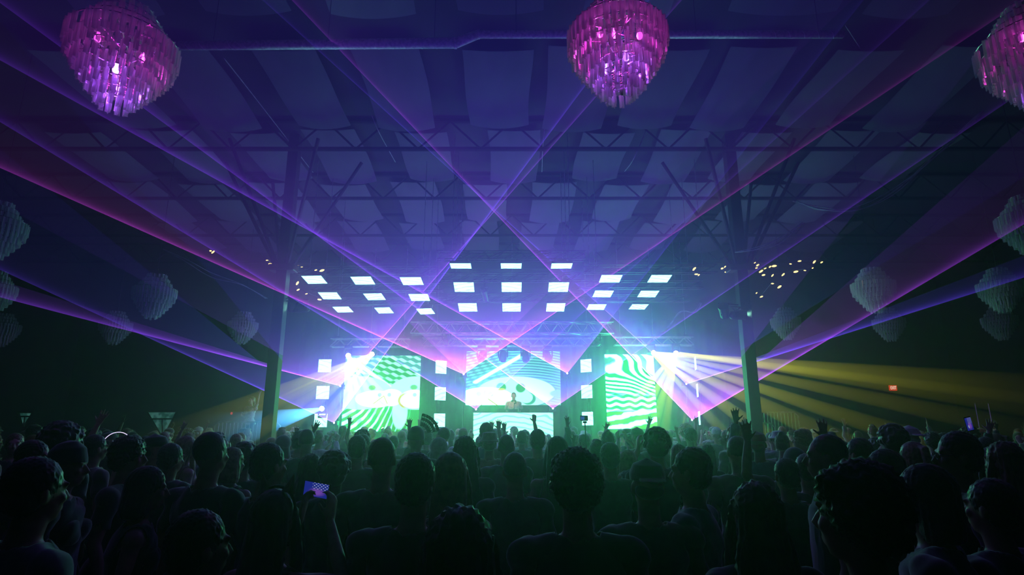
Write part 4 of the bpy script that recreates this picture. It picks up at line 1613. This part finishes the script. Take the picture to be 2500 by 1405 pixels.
def hair_mesh(kind):
    bm = NB()
    if kind in ('short', 'fade', 'fluffy', 'curly', 'bun', 'ponytail', 'afro', 'mohawk'):
        g = {'short': .012, 'fade': .007, 'fluffy': .024, 'curly': .030, 'bun': .010, 'ponytail': .010, 'afro': .075, 'mohawk': .006}[kind]
        ell(bm, (0, -.022, 1.685), (.077 + g, .090 + g, .090 + g), None, 20, 14)
        if kind != 'fade':
            ell(bm, (0, -.045, 1.63), (.074 + g * .8, .062 + g * .8, .065 + g * .5))
        if kind == 'fluffy':
            ell(bm, (.05, .02, 1.73), (.05, .06, .045)); ell(bm, (-.05, .02, 1.73), (.05, .06, .045))
            ell(bm, (.078, -.02, 1.66), (.03, .06, .05)); ell(bm, (-.078, -.02, 1.66), (.03, .06, .05))
        if kind == 'mohawk':
            ell(bm, (0, -.01, 1.77), (.03, .09, .035))
        if kind == 'bun':
            ell(bm, (0, -.06, 1.80), (.048, .048, .045))
        if kind == 'ponytail':
            tube(bm, [(0, -.09, 1.74), (0, -.15, 1.73), (0, -.165, 1.62), (0, -.14, 1.46)], [.022, .03, .032, .012], 10)
        if kind in ('curly', 'afro'):
            r = random.Random(4)
            for i in range(120):
                u, v = r.uniform(-.35, 1), r.uniform(0, 6.28)
                q = math.sqrt(1 - u * u)
                c = V((q * math.cos(v) * (.08 + g), -.025 + q * math.sin(v) * (.09 + g), 1.685 + u * (.085 + g)))
                if c.y < .07 or c.z > 1.73:
                    ell(bm, c, (.015 + .006 * r.random(),) * 3, None, 8, 6)
    elif kind in ('long', 'wavy', 'bob'):
        ell(bm, (0, -.020, 1.682), (.090, .104, .103), None, 20, 14)
        zb = {'long': 1.22, 'wavy': 1.16, 'bob': 1.48}[kind]
        w = .118 if kind == 'wavy' else .100
        tube(bm, [(0, -.035, 1.70), (0, -.05, 1.60), (0, -.07, 1.50), (0, -.095, 1.36), (0, -.10, zb)], [(.088, .085), (.094, .068), (w, .055), (w * 1.06, .045), (w * .75, .022)] if kind != 'bob' else [(.088, .085), (.098, .085), (.104, .08), (.10, .07), (.09, .06)][:5], 18, ref=(1, 0, 0)) if kind != 'bob' else \
            tube(bm, [(0, -.03, 1.70), (0, -.04, 1.62), (0, -.045, 1.53), (0, -.045, 1.49)], [(.09, .09), (.102, .085), (.108, .082), (.098, .07)], 18, ref=(1, 0, 0))
        for s in (-1, 1):
            if kind != 'bob':
                tube(bm, [(s * .072, .02, 1.70), (s * .088, .03, 1.60), (s * .094, .04, 1.48), (s * .088, .055, 1.34), (s * .08, .06, 1.26)], [.02, .026, .03, .026, .010], 10)
    elif kind == 'hood':
        ell(bm, (0, -.03, 1.675), (.112, .118, .120), None, 20, 14)
        tube(bm, [(0, -.05, 1.62), (0, -.04, 1.50), (0, -.03, 1.42)], [(.11, .09), (.13, .10), (.16, .10)], 18, ref=(1, 0, 0))
    elif kind in ('cap', 'cap_back'):
        tube(bm, [(0, -.012, 1.685), (0, -.012, 1.72), (0, -.015, 1.765), (0, -.018, 1.79)], [(.093, .112), (.094, .112), (.075, .088), (.02, .022)], 24, ref=(1, 0, 0))
        s = 1 if kind == 'cap' else -1
        ell(bm, (0, s * .125 - .01, 1.692), (.075, .075, .010), Matrix.Rotation(-s * .12, 3, 'X'))
        ell(bm, (0, -.018, 1.792), (.012, .012, .008))
        ell(bm, (0, -.05, 1.635), (.078, .055, .05))
    elif kind == 'beanie':
        tube(bm, [(0, -.012, 1.67), (0, -.014, 1.70), (0, -.018, 1.76), (0, -.025, 1.80), (0, -.028, 1.812)], [(.096, .114), (.095, .113), (.085, .10), (.05, .06), (.012, .015)], 24, ref=(1, 0, 0))
    elif kind == 'bucket':
        tube(bm, [(0, -.01, 1.665), (0, -.01, 1.70), (0, -.012, 1.705), (0, -.014, 1.775), (0, -.014, 1.785)], [(.150, .165), (.100, .118), (.094, .112), (.080, .094), (.03, .04)], 28, ref=(1, 0, 0))
        ell(bm, (0, -.05, 1.62), (.08, .058, .06))
    me = remeshed(bm, .008, 1, 6000 if kind not in ('curly', 'afro') else 9000, kind)
    if kind in ('long', 'wavy', 'ponytail', 'bob'):
        strand_noise(me, .003 if kind != 'wavy' else .007, 14 if kind == 'wavy' else 5, 23)
    elif kind in ('short', 'fluffy', 'bun', 'fade', 'mohawk'):
        strand_noise(me, {'fluffy': .004, 'fade': .001}.get(kind, .0018), 60, 31, 1, 2.5)
    return me


HAIR = {}


def hair(kind):
    if kind not in HAIR:
        HAIR[kind] = hair_mesh(kind)
    return HAIR[kind]


EYES = to_mesh(ell(NB(), (0, 0, 0), (.0105, .0085, .0075), None, 10, 8), 'eye', True)
M_EYE = pbr('eye', (.55, .55, .55), .15)
SKIN = [pbr('skin_%d' % i, c, .5, var=.12, nscale=20) for i, c in enumerate(((.45, .28, .21), (.30, .17, .12), (.16, .085, .055), (.52, .36, .29)))]
HAIRM = [pbr('hair_%d' % i, c, .38, var=.35, nscale=30, sheen=.5) for i, c in enumerate(((.012, .010, .009), (.045, .026, .016), (.17, .11, .055), (.34, .24, .13), (.22, .06, .03)))]
CLOTH = {k: pbr('cloth_' + k, c, .85, var=.2, nscale=25, sheen=1.0) for k, c in (('black', (.014, .014, .016)), ('charcoal', (.04, .042, .045)), ('navy', (.015, .022, .06)), ('grey', (.20, .21, .21)), ('white', (.55, .56, .54)),
         ('beige', (.55, .42, .30)), ('green', (.04, .12, .06)), ('red', (.25, .03, .03)), ('teal', (.03, .12, .13)), ('tan', (.28, .20, .11)))}
HATM = {k: CLOTH[k] for k in CLOTH}
DENIM = pbr('denim', (.03, .045, .09), .85, nscale=30)
SHOEM = pbr('shoe_leather', (.03, .03, .03), .6)
HATS = ('cap', 'cap_back', 'beanie', 'bucket', 'hood')
HGT = 1.79


def mats_on(o, m):
    if len(o.data.materials) == 0:
        o.data.materials.append(None)
    o.material_slots[0].link = 'OBJECT'
    o.material_slots[0].material = m
    return o


def person(x, y, z, H, yaw, label, sex='m', arms=('down', 'down'), hr='short', hc=0, top=('tee', 'black'), sk=0, group=None, lean=0.0, tilt=0.0, eyes=False, hatc='black'):
    me, G = body((sex, arms[0], arms[1]))
    o = mats_on(link('person', me), SKIN[sk])
    o.location = (x, y, z)
    k = H / HGT
    o.scale = (k, k, k)
    o.rotation_euler = (lean, tilt, yaw)
    mats_on(link({'tee': 'shirt', 'tank': 'tank_top', 'long': 'jacket'}[top[0]], G[top[0]], None, o), CLOTH[top[1]])
    mats_on(link('trousers', G['pants'], None, o), DENIM)
    mats_on(link('shoes', G['shoes'], None, o), SHOEM)
    if hr:
        if hr in HATS:
            mats_on(link({'cap': 'cap', 'cap_back': 'cap', 'beanie': 'beanie', 'bucket': 'bucket_hat', 'hood': 'hood'}[hr], hair(hr), None, o), CLOTH[hatc])
        else:
            mats_on(link('hair', hair(hr), None, o), HAIRM[hc])
    if eyes:
        for s in (-1, 1):
            link('eye', EYES, M_EYE, o, (s * .030, .0835, 1.655))
    return tag(o, label, 'person', group)


def at(px, top_y, s):
    q = P(px, top_y, s)
    return q.x, q.y, q.z


R_ = math.radians
PLACED = []


def near(px, ty, s, label, yaw=0.0, Hc=None, **kw):
    x, y, H = at(px, ty, s)
    PLACED.append((x, y, .30 if s > 2 else .36))
    return person(x, y, 0, H, R_(yaw), label, group='people in the front of the crowd', **kw)


# yaw: 0 faces the stage, +90 faces left, -90 faces right
near(1125, 1228, 1.42, 'nearest person at bottom centre, dark loose hair, seen from behind', sex='f', hr='wavy', top=('long', 'black'))
near(1405, 1098, 2.25, 'man with fluffy hair and black shirt right of the bottom centre', hr='fluffy', hc=1)
near(1577, 1122, 2.85, 'man in a dark backwards cap beside the fluffy-haired man', hr='cap_back', top=('tee', 'charcoal'))
near(990, 1102, 2.45, 'man with a round dark haircut and broad shoulders left of centre', hr='short', tilt=.03)
near(1101, 1101, 2.95, 'woman with long straight brown hair in the front centre', sex='f', hr='long', hc=2, top=('tank', 'black'))
near(1257, 1101, 3.85, 'man with cropped hair and visible ears under the DJ', hr='fade', top=('tee', 'charcoal'))
near(663, 1079, 3.35, 'man turning right with short dark hair left of the phone', yaw=-32, hr='short', top=('tee', 'black'), eyes=True)
near(936, 1065, 3.55, 'tall man with cropped dark hair left of centre', hr='fade', top=('tee', 'charcoal'))
near(523, 1051, 3.45, 'tall buzz-cut man with black shirt at left', yaw=-18, hr='fade', top=('tee', 'black'))
near(820, 1106, 3.9, 'person with tight curly hair behind the raised phone', hr='curly', top=('tee', 'black'), sk=2)
near(763, 1106, 4.25, 'woman with wavy dark hair left of the curly-haired person', sex='f', hr='wavy', hc=1, top=('tank', 'black'))
near(500, 1240, 1.85, 'short person with dark hair at lower left looking right', yaw=-40, hr='short', hc=1, top=('tee', 'charcoal'))
PHONER = near(678, 1190, 2.25, 'person with cat-ear headband holding up a phone at lower left', yaw=-12, sex='f', hr='long', arms=('phone', 'phone'), top=('tank', 'black'))
near(105, 1112, 2.15, 'man in a pale grey t-shirt at the lower left edge', yaw=-25, hr='short', top=('tee', 'grey'))
near(92, 1073, 4.1, 'dark-haired man in profile at far left looking right', yaw=-70, hr='short', top=('tee', 'black'), eyes=True)
near(176, 1086, 3.5, 'woman with a knitted beanie at left looking right', yaw=-75, sex='f', hr='beanie', hatc='charcoal', top=('long', 'black'), eyes=True)
near(322, 1067, 4.0, 'man with swept dark hair in profile at left', yaw=-78, hr='fluffy', top=('tee', 'black'), eyes=True)
near(305, 1135, 3.05, 'woman looking down to the right at lower left', yaw=-60, sex='f', hr='bob', top=('tank', 'black'), lean=-.08, eyes=True)
near(424, 1081, 4.75, 'person with short hair between two taller men at left', yaw=-20, hr='short', top=('long', 'charcoal'))
near(385, 1062, 5.2, 'person in a dark forward cap under the triangular window', yaw=-60, hr='cap', top=('tee', 'black'))
near(40, 1057, 6.8, 'man with a green-lit face turned to us at far left', yaw=-140, hr='short', hc=2, top=('tee', 'black'), sk=3, eyes=True)
near(157, 1047, 4.9, 'dark tall person behind the beanie woman at left', hr='afro', top=('tee', 'black'), sk=2)
near(240, 1060, 5.6, 'person with short hair in front of the glowing hoop', yaw=-30, hr='short', top=('tee', 'charcoal'))
near(462, 1063, 6.2, 'person with long pale hair lit yellow at left', yaw=-45, sex='f', hr='long', hc=3, top=('tank', 'tan'), sk=3)
near(1680, 1090, 3.05, 'bearded man in a dark shirt turning left, right of centre', yaw=58, hr='short', hc=1, top=('tee', 'teal'), eyes=True)
near(1838, 1170, 2.1, 'woman with very long wavy hair at lower right', sex='f', hr='wavy', hc=1, top=('long', 'black'))
near(2078, 1128, 1.5, 'large dark-haired person in a tank top at lower right', yaw=40, sex='f', hr='fluffy', arms=('front', 'down'), top=('tank', 'navy'))
near(2008, 1056, 3.25, 'man in profile facing left with a bare ear at right', yaw=66, hr='fade', top=('tee', 'black'), eyes=True)
near(1796, 1062, 4.7, 'man with a shaved head and broad back left of the raised arm', hr='fade', top=('tee', 'charcoal'))
near(1915, 1117, 4.0, 'person with one bare arm raised high beside the right column', arms=('up', 'down'), hr='short', top=('tank', 'black'), sk=1)
near(2090, 1068, 4.6, 'man with short hair behind the profile man at right', yaw=30, hr='short', top=('tee', 'black'))
near(2150, 1094, 3.4, 'person with a round haircut in profile at right', yaw=62, sex='f', hr='bob', top=('tee', 'black'), eyes=True)
near(2172, 1041, 5.2, 'person with big fluffy hair at right', hr='curly', hc=1, top=('tee', 'charcoal'))
GLASSY = near(2326, 1051, 3.2, 'man with glasses and cropped hair in profile at far right', yaw=70, hr='afro' if False else 'short', top=('tee', 'black'), sk=1, eyes=True)
near(2243, 1128, 2.2, 'person with shoulder-length hair in a jacket at lower right', yaw=50, hr='bob', hc=1, top=('long', 'charcoal'))
near(2440, 1075, 3.7, 'woman with long curly fair hair at the right edge', yaw=20, sex='f', hr='wavy', hc=2, top=('tank', 'black'))
near(2405, 1165, 2.4, 'dark-haired person at the lower right corner', yaw=25, hr='short', top=('long', 'black'))
HOLDER = near(2400, 1066, 6.2, 'person at far right raising a phone with one hand', arms=('hold', 'down'), hr='short', top=('tee', 'black'))
near(2222, 1076, 4.3, 'woman with a fair ponytail at right', sex='f', hr='ponytail', hc=3, top=('tank', 'black'))
near(1600, 1049, 5.0, 'man with large round hair holding a phone right of centre', hr='curly', arms=('phone', 'down'), top=('tee', 'black'))
near(1487, 1079, 4.9, 'man with short hair behind the fluffy-haired man', hr='short', top=('tee', 'green'))
near(1360, 1063, 4.7, 'woman with long black hair right of the cropped man', sex='f', hr='long', top=('tank', 'black'))
near(1137, 1063, 4.6, 'woman with long dark hair behind the brown-haired woman', sex='f', hr='wavy', top=('tee', 'charcoal'))
near(1236, 1059, 5.9, 'man with a tight crop directly below the DJ booth', hr='fade', top=('tee', 'navy'))
near(1312, 1047, 6.6, 'man with a flat-topped haircut and beard below the booth', hr='short', top=('tee', 'charcoal'))
near(1017, 1046, 6.3, 'person in a knit cap beside the hand fan', hr='beanie', hatc='charcoal', top=('long', 'black'))
near(1073, 1069, 7.0, 'person in a pale hood left of centre', hr='hood', hatc='grey', top=('long', 'grey'))
near(1195, 1054, 6.9, 'person in a wide bucket hat in the centre', hr='bucket', hatc='tan', top=('tee', 'tan'))
near(1530, 1096, 5.2, 'woman with pale straight hair right of centre', sex='f', hr='long', hc=3, top=('tank', 'black'), sk=3)
near(1655, 1083, 5.8, 'woman with tousled hair behind the bearded man', sex='f', hr='bob', hc=2, top=('tank', 'charcoal'))
near(875, 1062, 5.6, 'person with short hair in a dark tee left of the tall man', hr='short', top=('tee', 'charcoal'))
near(600, 1085, 5.0, 'person with short curly hair behind the buzz-cut man', hr='curly', hc=1, top=('tee', 'green'))
near(572, 1090, 4.6, 'woman with fair hair right of the buzz-cut man', yaw=-20, sex='f', hr='bob', hc=3, top=('tank', 'black'), sk=3)
near(1935, 1093, 5.4, 'person in a dark hood right of the raised arm', hr='hood', hatc='navy', top=('long', 'navy'))

def reach(px, py, s, label, pose='up', sex='m', **kw):
    """someone whose raised hand tops out at the pixel"""
    x, y, zt = at(px, py, s)
    E_, W_, hd, *_ = ARM[pose]
    tip = (W_[2] + .17)
    H = max(1.5, min(1.95, zt / tip * HGT))
    k = H / HGT
    wx = W_[0] + V(hd).normalized().x * .17
    PLACED.append((x - wx * k, y - .12, .26))
    return person(x - wx * k, y - .12, 0, H, 0, label, sex=sex, arms=('down', pose), group='people with hands raised', **kw)


reach(1304, 1007, 9.9, 'man thrusting a fist up in front of the DJ booth', 'fist', hr='short', top=('tee', 'charcoal'))
reach(1218, 1024, 9.0, 'person with a spread hand raised before the booth', 'up', hr='curly', top=('tee', 'black'))
reach(1233, 1030, 9.8, 'person with an open hand raised left of the bucket hat', 'up', sex='f', hr='bun', top=('tank', 'black'))
reach(1203, 1027, 10.8, 'person with a thin arm raised at the left end of the booth', 'up', sex='f', hr='long', top=('tank', 'charcoal'))
reach(1001, 1021, 9.4, 'person with an open hand raised below the left screen', 'up', hr='short', top=('tee', 'black'))
reach(1485, 1028, 10.5, 'person waving an arm below the right screen', 'wave', hr='short', hc=2, top=('tee', 'tan'))
reach(2002, 1022, 4.6, 'person raising an open palm above the profile man', 'up', hr='short', top=('tee', 'black'))
reach(460, 1026, 9.5, 'person raising a bare arm right of the triangular window', 'wave', sex='f', hr='long', hc=2, top=('tank', 'black'))
reach(727, 1040, 9.0, 'person pointing a hand up right of the left column', 'up', hr='short', top=('tee', 'tan'))
reach(1650, 1040, 12.0, 'person raising fingers left of the smoky laser', 'up', hr='short', top=('tee', 'charcoal'))

# ---- the mass of the crowd
HD = {'short': 'short hair', 'fade': 'cropped hair', 'fluffy': 'fluffy hair', 'curly': 'curly hair', 'bun': 'a hair bun', 'ponytail': 'ponytailed hair', 'afro': 'big round hair', 'long': 'long straight hair', 'wavy': 'long wavy hair',
      'bob': 'chin-length hair', 'cap': 'a forward cap', 'cap_back': 'a backwards cap', 'beanie': 'a beanie', 'bucket': 'a bucket hat', 'hood': 'a raised hood', 'mohawk': 'ridged hair'}
HCN = ('black', 'dark brown', 'light brown', 'fair', 'reddish')
rc = random.Random(21)
ZONES = ((-9, -.52, 'at far left'), (-.52, -.40, 'left of left column'), (-.40, -.28, 'right of left column'), (-.28, -.14, 'below left screen'), (-.14, -.06, 'left of booth'), (-.06, .07, 'before the booth'),
         (.07, .16, 'right of booth'), (.16, .26, 'below right screen'), (.26, .38, 'left of right column'), (.38, .52, 'right of right column'), (.52, 9, 'at far right'))
rows_ = [5.6, 6.5, 7.4, 8.3, 9.3, 10.3, 11.4, 12.5, 13.7, 15.0, 16.4, 17.8, 18.9]
POSES = [('down', 'down')] * 11 + [('front', 'front')] * 4 + [('up', 'down'), ('down', 'wave'), ('phone', 'phone')]
used_l = {}
ncrowd = 0
for ri, d in enumerate(rows_):
    sp = .80 + .018 * d
    x = -min(.90 * d, 13.0) + rc.uniform(0, .4)
    while x < min(.90 * d, 13.0):
        xx, yy = x + rc.uniform(-.14, .14), d + rc.uniform(-.30, .30)
        x += sp * rc.uniform(.82, 1.25)
        if any((xx - a) ** 2 + (yy - b) ** 2 < (c + .30) ** 2 for a, b, c in PLACED):
            continue
        if abs(abs(xx) - PX_) < .5 and abs(yy - PYD) < .5:
            continue
        if abs(xx - PFX) < 1.7 and abs(yy - PFY) < 1.2:
            continue
        PLACED.append((xx, yy, .24))
        sex = rc.choice('mmf')
        hr = rc.choice(('short', 'short', 'fade', 'fluffy', 'curly', 'cap', 'cap_back', 'beanie', 'bucket', 'afro', 'mohawk') if sex == 'm' else ('long', 'long', 'wavy', 'bob', 'bun', 'ponytail', 'hood', 'curly'))
        hc = rc.choice((0, 0, 0, 1, 1, 2, 3, 4))
        tp = (rc.choice(('tee', 'tee', 'long', 'tank')), rc.choice(('black', 'black', 'charcoal', 'navy', 'grey', 'white', 'green', 'red', 'tan', 'teal')))
        hatc = rc.choice(('black', 'charcoal', 'tan', 'red', 'navy', 'white'))
        pose = rc.choice(POSES)
        H = (rc.gauss(1.74, .055) if sex == 'm' else rc.gauss(1.64, .05))
        H = max(1.52, min(1.86, H + (.03 if d > 12 else 0)))
        zn = next(z[2] for z in ZONES if z[0] <= xx / yy < z[1])
        who = ('fan with %s' % HD[hr]) if hr in HATS else ('fan with %s %s' % (HCN[hc], HD[hr])) if not HD[hr].startswith('a ') else 'fan with %s of %s hair' % (HD[hr], HCN[hc]) if hr != 'bun' else 'fan with a %s hair bun' % HCN[hc]
        arm = {'down': '', 'front': '', 'phone': ' with hands up'}[pose[0]] if pose[0] in ('down', 'front', 'phone') else ' arm raised'
        if pose[1] == 'wave':
            arm = ' waving'
        row = ('near', 'midway', 'far')[0 if d < 8 else 1 if d < 13 else 2]
        for _ in range(30):
            lb = '%s, %s %s%s, %s %s' % (who, tp[1], {'tee': 'tee', 'long': 'jacket', 'tank': 'top'}[tp[0]], arm, row, zn)
            if lb not in used_l:
                break
            tp = (tp[0], rc.choice(('black', 'charcoal', 'navy', 'grey', 'white', 'green', 'red', 'tan', 'teal')))
        used_l[lb] = 1
        person(xx, yy, 0, H, R_(rc.gauss(0, 22) - math.degrees(math.atan2(-xx, 22 - yy)) * .0 + math.degrees(math.atan2(xx, 24 - yy)) * .6), lb, sex=sex, arms=pose, hr=hr, hc=hc, top=tp, sk=rc.randrange(4), hatc=hatc,
               group='crowd of fans facing the stage', tilt=rc.gauss(0, .03))
        ncrowd += 1


# ---- DJ and dancer
dj = person(BX + .02, 21.98, 1.25, 1.86, math.pi, 'DJ in a beige t-shirt with headphones round his neck behind the booth', arms=('decks', 'decks'), hr='fade', hc=1, top=('tee', 'beige'), sk=0, eyes=True)
hp = empty('headphones', (BX + .02, 21.98, 1.25))
hp.rotation_euler = (0, 0, math.pi)
kk = 1.86 / HGT
obj('band', tube(NB(), [V((.085 * math.cos(a), -.01 + .075 * math.sin(a), 1.49)) * kk for a in np.linspace(-.6, math.pi + .6, 14)], .011, 8), BLACK, hp, True)
for s in (-1, 1):
    obj('ear_cup', ell(NB(), V((s * .06, .085, 1.475)) * kk, (.032, .024, .04)), BLACK, hp, True)
tag(hp, 'black headphones resting around the neck of the DJ', 'headphones')
person(PFX - .05, PFY + .1, 1.04, 1.78, R_(165), 'dancer in a white outfit with an arm up on the left platform', sex='f', arms=('wave', 'front'), hr='ponytail', hc=1, top=('tee', 'white'), sk=3, eyes=True)

# ------------------------------------------------------------------ things held up in the crowd
def scr_phone(nt, X, Y):
    c = mixc(nt, eld(X, Y, .55, .35, .35, .3).step(1.2, .3), (.02, .03, .45), (.30, .10, .75))
    st = ((X * 42.0).sin() * (Y * 30.0).sin()).step(.2, .7) * Y.step(.45, .6) * X.step(.3, .4)
    c = mixc(nt, st, c, (.6, .7, 1.0))
    return mixc(nt, eld(X, Y, .35, .3, .1, .14).step(1.1, .6), c, (.55, .75, 1.0))


M_PH = emit('phone_picture', scr_phone, .55, 'NONE')


def phone(c, w, h, rot, label, mat=M_PH):
    t = empty('smartphone', c)
    t.rotation_euler = rot
    obj('body', box(NB(), (0, .005, 0), (w, .008, h), bevel=.0035), BLACK, t)
    quad_uv('display', w * .86 if w > h else w * .9, h * .9 if w > h else h * .86, mat, t, (0, -.0005, 0))
    obj('camera_bump', box(NB(), (w * .35, .011, h * .3), (min(w, h) * .3, .004, min(w, h) * .3), bevel=.0015), BLACK, t)
    return tag(t, label, 'phone', 'phones filming the show')


phone(P(772, 1197, 2.60), .135, .068, (.12, R_(8), R_(-10)), 'phone held sideways by the cat-eared person, filming the stage')
phone(P(1594, 1063, 5.33), .115, .060, (.05, 0, 0), 'phone held sideways in front of the round-haired man')
phone(P(2366, 1036, 5.92), .072, .145, (.1, R_(-12), 0), 'phone held upright with a blue screen at far right')

# cat-ear headband of the filming person
ce = empty('headband', PHONER.location)
ce.rotation_euler = PHONER.rotation_euler
ce.scale = PHONER.scale
obj('band', tube(NB(), [V((.100 * math.cos(a), -.005, 1.682 + .112 * math.sin(a))) for a in np.linspace(.1, math.pi - .1, 14)], .007, 6), BLACK, ce, True)
for s in (-1, 1):
    bm_ = tube(NB(), [V((s * .058, -.005, 1.770)), V((s * .078, -.005, 1.845))], [(.034, .014), (.002, .002)], 10)
    obj('cat_ear', bm_, CLOTH['tan'], ce)
tag(ce, 'cat-ear headband on the person holding up the phone', 'headband')

# glasses of the man at far right
gl_ = empty('glasses', GLASSY.location)
gl_.rotation_euler = GLASSY.rotation_euler
gl_.scale = GLASSY.scale
for s_ in (-1, 1):
    obj('rim', tube(NB(), [V((s_ * .032 + .021 * math.cos(a), .101, 1.652 + .017 * math.sin(a))) for a in np.linspace(0, 2 * math.pi, 17)], .0022, 5, cap=False), STEEL, gl_)
    obj('temple', bar(NB(), (s_ * .053, .100, 1.655), (s_ * .082, -.005, 1.660), .002, 4), STEEL, gl_)
obj('bridge', bar(NB(), (-.011, .102, 1.656), (.011, .102, 1.656), .002, 4), STEEL, gl_)
tag(gl_, 'thin dark glasses worn by the profile man at far right', 'glasses')
# selfie stick with a camera
bp_, tp_ = P(1432, 1066, 7.0), P(1428, 1034, 7.0)
ss = empty('selfie_stick', bp_)
obj('pole', tube(NB(), [V((0, 0, -.35)), tp_ - bp_], [.008, .006], 8), BLACK, ss)
obj('clamp', box(NB(), tp_ - bp_ + V((0, 0, .012)), (.045, .03, .024), bevel=.004), BLACK, ss)
obj('grip', tube(NB(), [V((0, 0, -.48)), V((0, 0, -.33))], .013, 10), BLACK, ss)
tag(ss, 'black selfie stick rising below the inner right tiles', 'selfie stick')
sc_ = empty('action_camera', tp_ + V((-.01, 0, .058)))
obj('body', box(NB(), (0, 0, 0), (.092, .03, .062), bevel=.006), BLACK, sc_)
quad_uv('display', .045, .04, emit('camera_screen', (.05, .12, .6), .6, 'NONE'), sc_, (-.018, -.0155, 0))
obj('lens', tube(NB(), [(0.02, .012, 0), (.02, .03, 0)], .016, 12), BLACK, sc_)
tag(sc_, 'small black camera with a blue screen atop the selfie stick', 'camera')

# folding hand fan held open
fp = P(1022, 1062, 6.9)
hf = empty('hand_fan', fp)
hf.rotation_euler = (0, R_(4), 0)
FANM = pbr('fan_lace', (.02, .02, .02), .7)
N_ = 9
a0, a1 = R_(86), R_(14)
Rf = .235
for i in range(N_):
    a = a0 + (a1 - a0) * i / (N_ - 1)
    obj('rib', bar(NB(), (0, 0, 0), (Rf * math.cos(a), 0, Rf * math.sin(a)), .0035, 5), FANM, hf)
    if i < N_ - 1:
        b2 = a0 + (a1 - a0) * (i + 1) / (N_ - 1)
        m2 = (a + b2) / 2
        bm_ = NB()
        for r0, r1 in ((.10, .145), (.165, .20), (.21, .245)):     # open lace bands
            q_ = [bm_.verts.new((r * math.cos(t_), yy_, r * math.sin(t_))) for r, t_, yy_ in ((r0, a, 0), (r1, a, 0), (r1 * 1.01, m2, .012), (r0 * 1.01, m2, .012))]
            bm_.faces.new(q_)
            q2 = [q_[3], q_[2], bm_.verts.new((r1 * math.cos(b2), 0, r1 * math.sin(b2))), bm_.verts.new((r0 * math.cos(b2), 0, r0 * math.sin(b2)))]
            bm_.faces.new(q2)
        v_ = [bm_.verts.new((r * math.cos(t_), .004, r * math.sin(t_))) for r, t_ in ((.145, a), (.165, m2), (.15, m2))]
        bm_.faces.new(v_)
        obj('leaf', bm_, FANM, hf)
obj('pivot', ell(NB(), (0, 0, 0), (.008, .008, .008)), FANM, hf)
tag(hf, 'black lace folding fan held open below the left screen', 'fan')

# glowing hoop at left
hx = P(285, 1096, 7.6)
hoop = empty('light_hoop', hx)
LEDM = emit('hoop_led', (.75, .62, 1.0), 2.2, 'NONE')
RH = .205
obj('ring', tube(NB(), [(RH * math.cos(a), 0, RH * math.sin(a)) for a in np.linspace(R_(-20), R_(200), 40)], .006, 6), BLACK, hoop, True)
LM = to_mesh(box(NB(), (0, -.006, 0), (.012, .006, .007)), 'led')
for i in range(30):
    a = R_(25 + 130 * i / 29)
    link('led', LM, LEDM, hoop, (RH * math.cos(a), 0, RH * math.sin(a)), (0, math.pi / 2 - a, 0))
tag(hoop, 'arched hoop of small violet-white lights above the crowd at left', 'light hoop')
print('crowd', ncrowd)
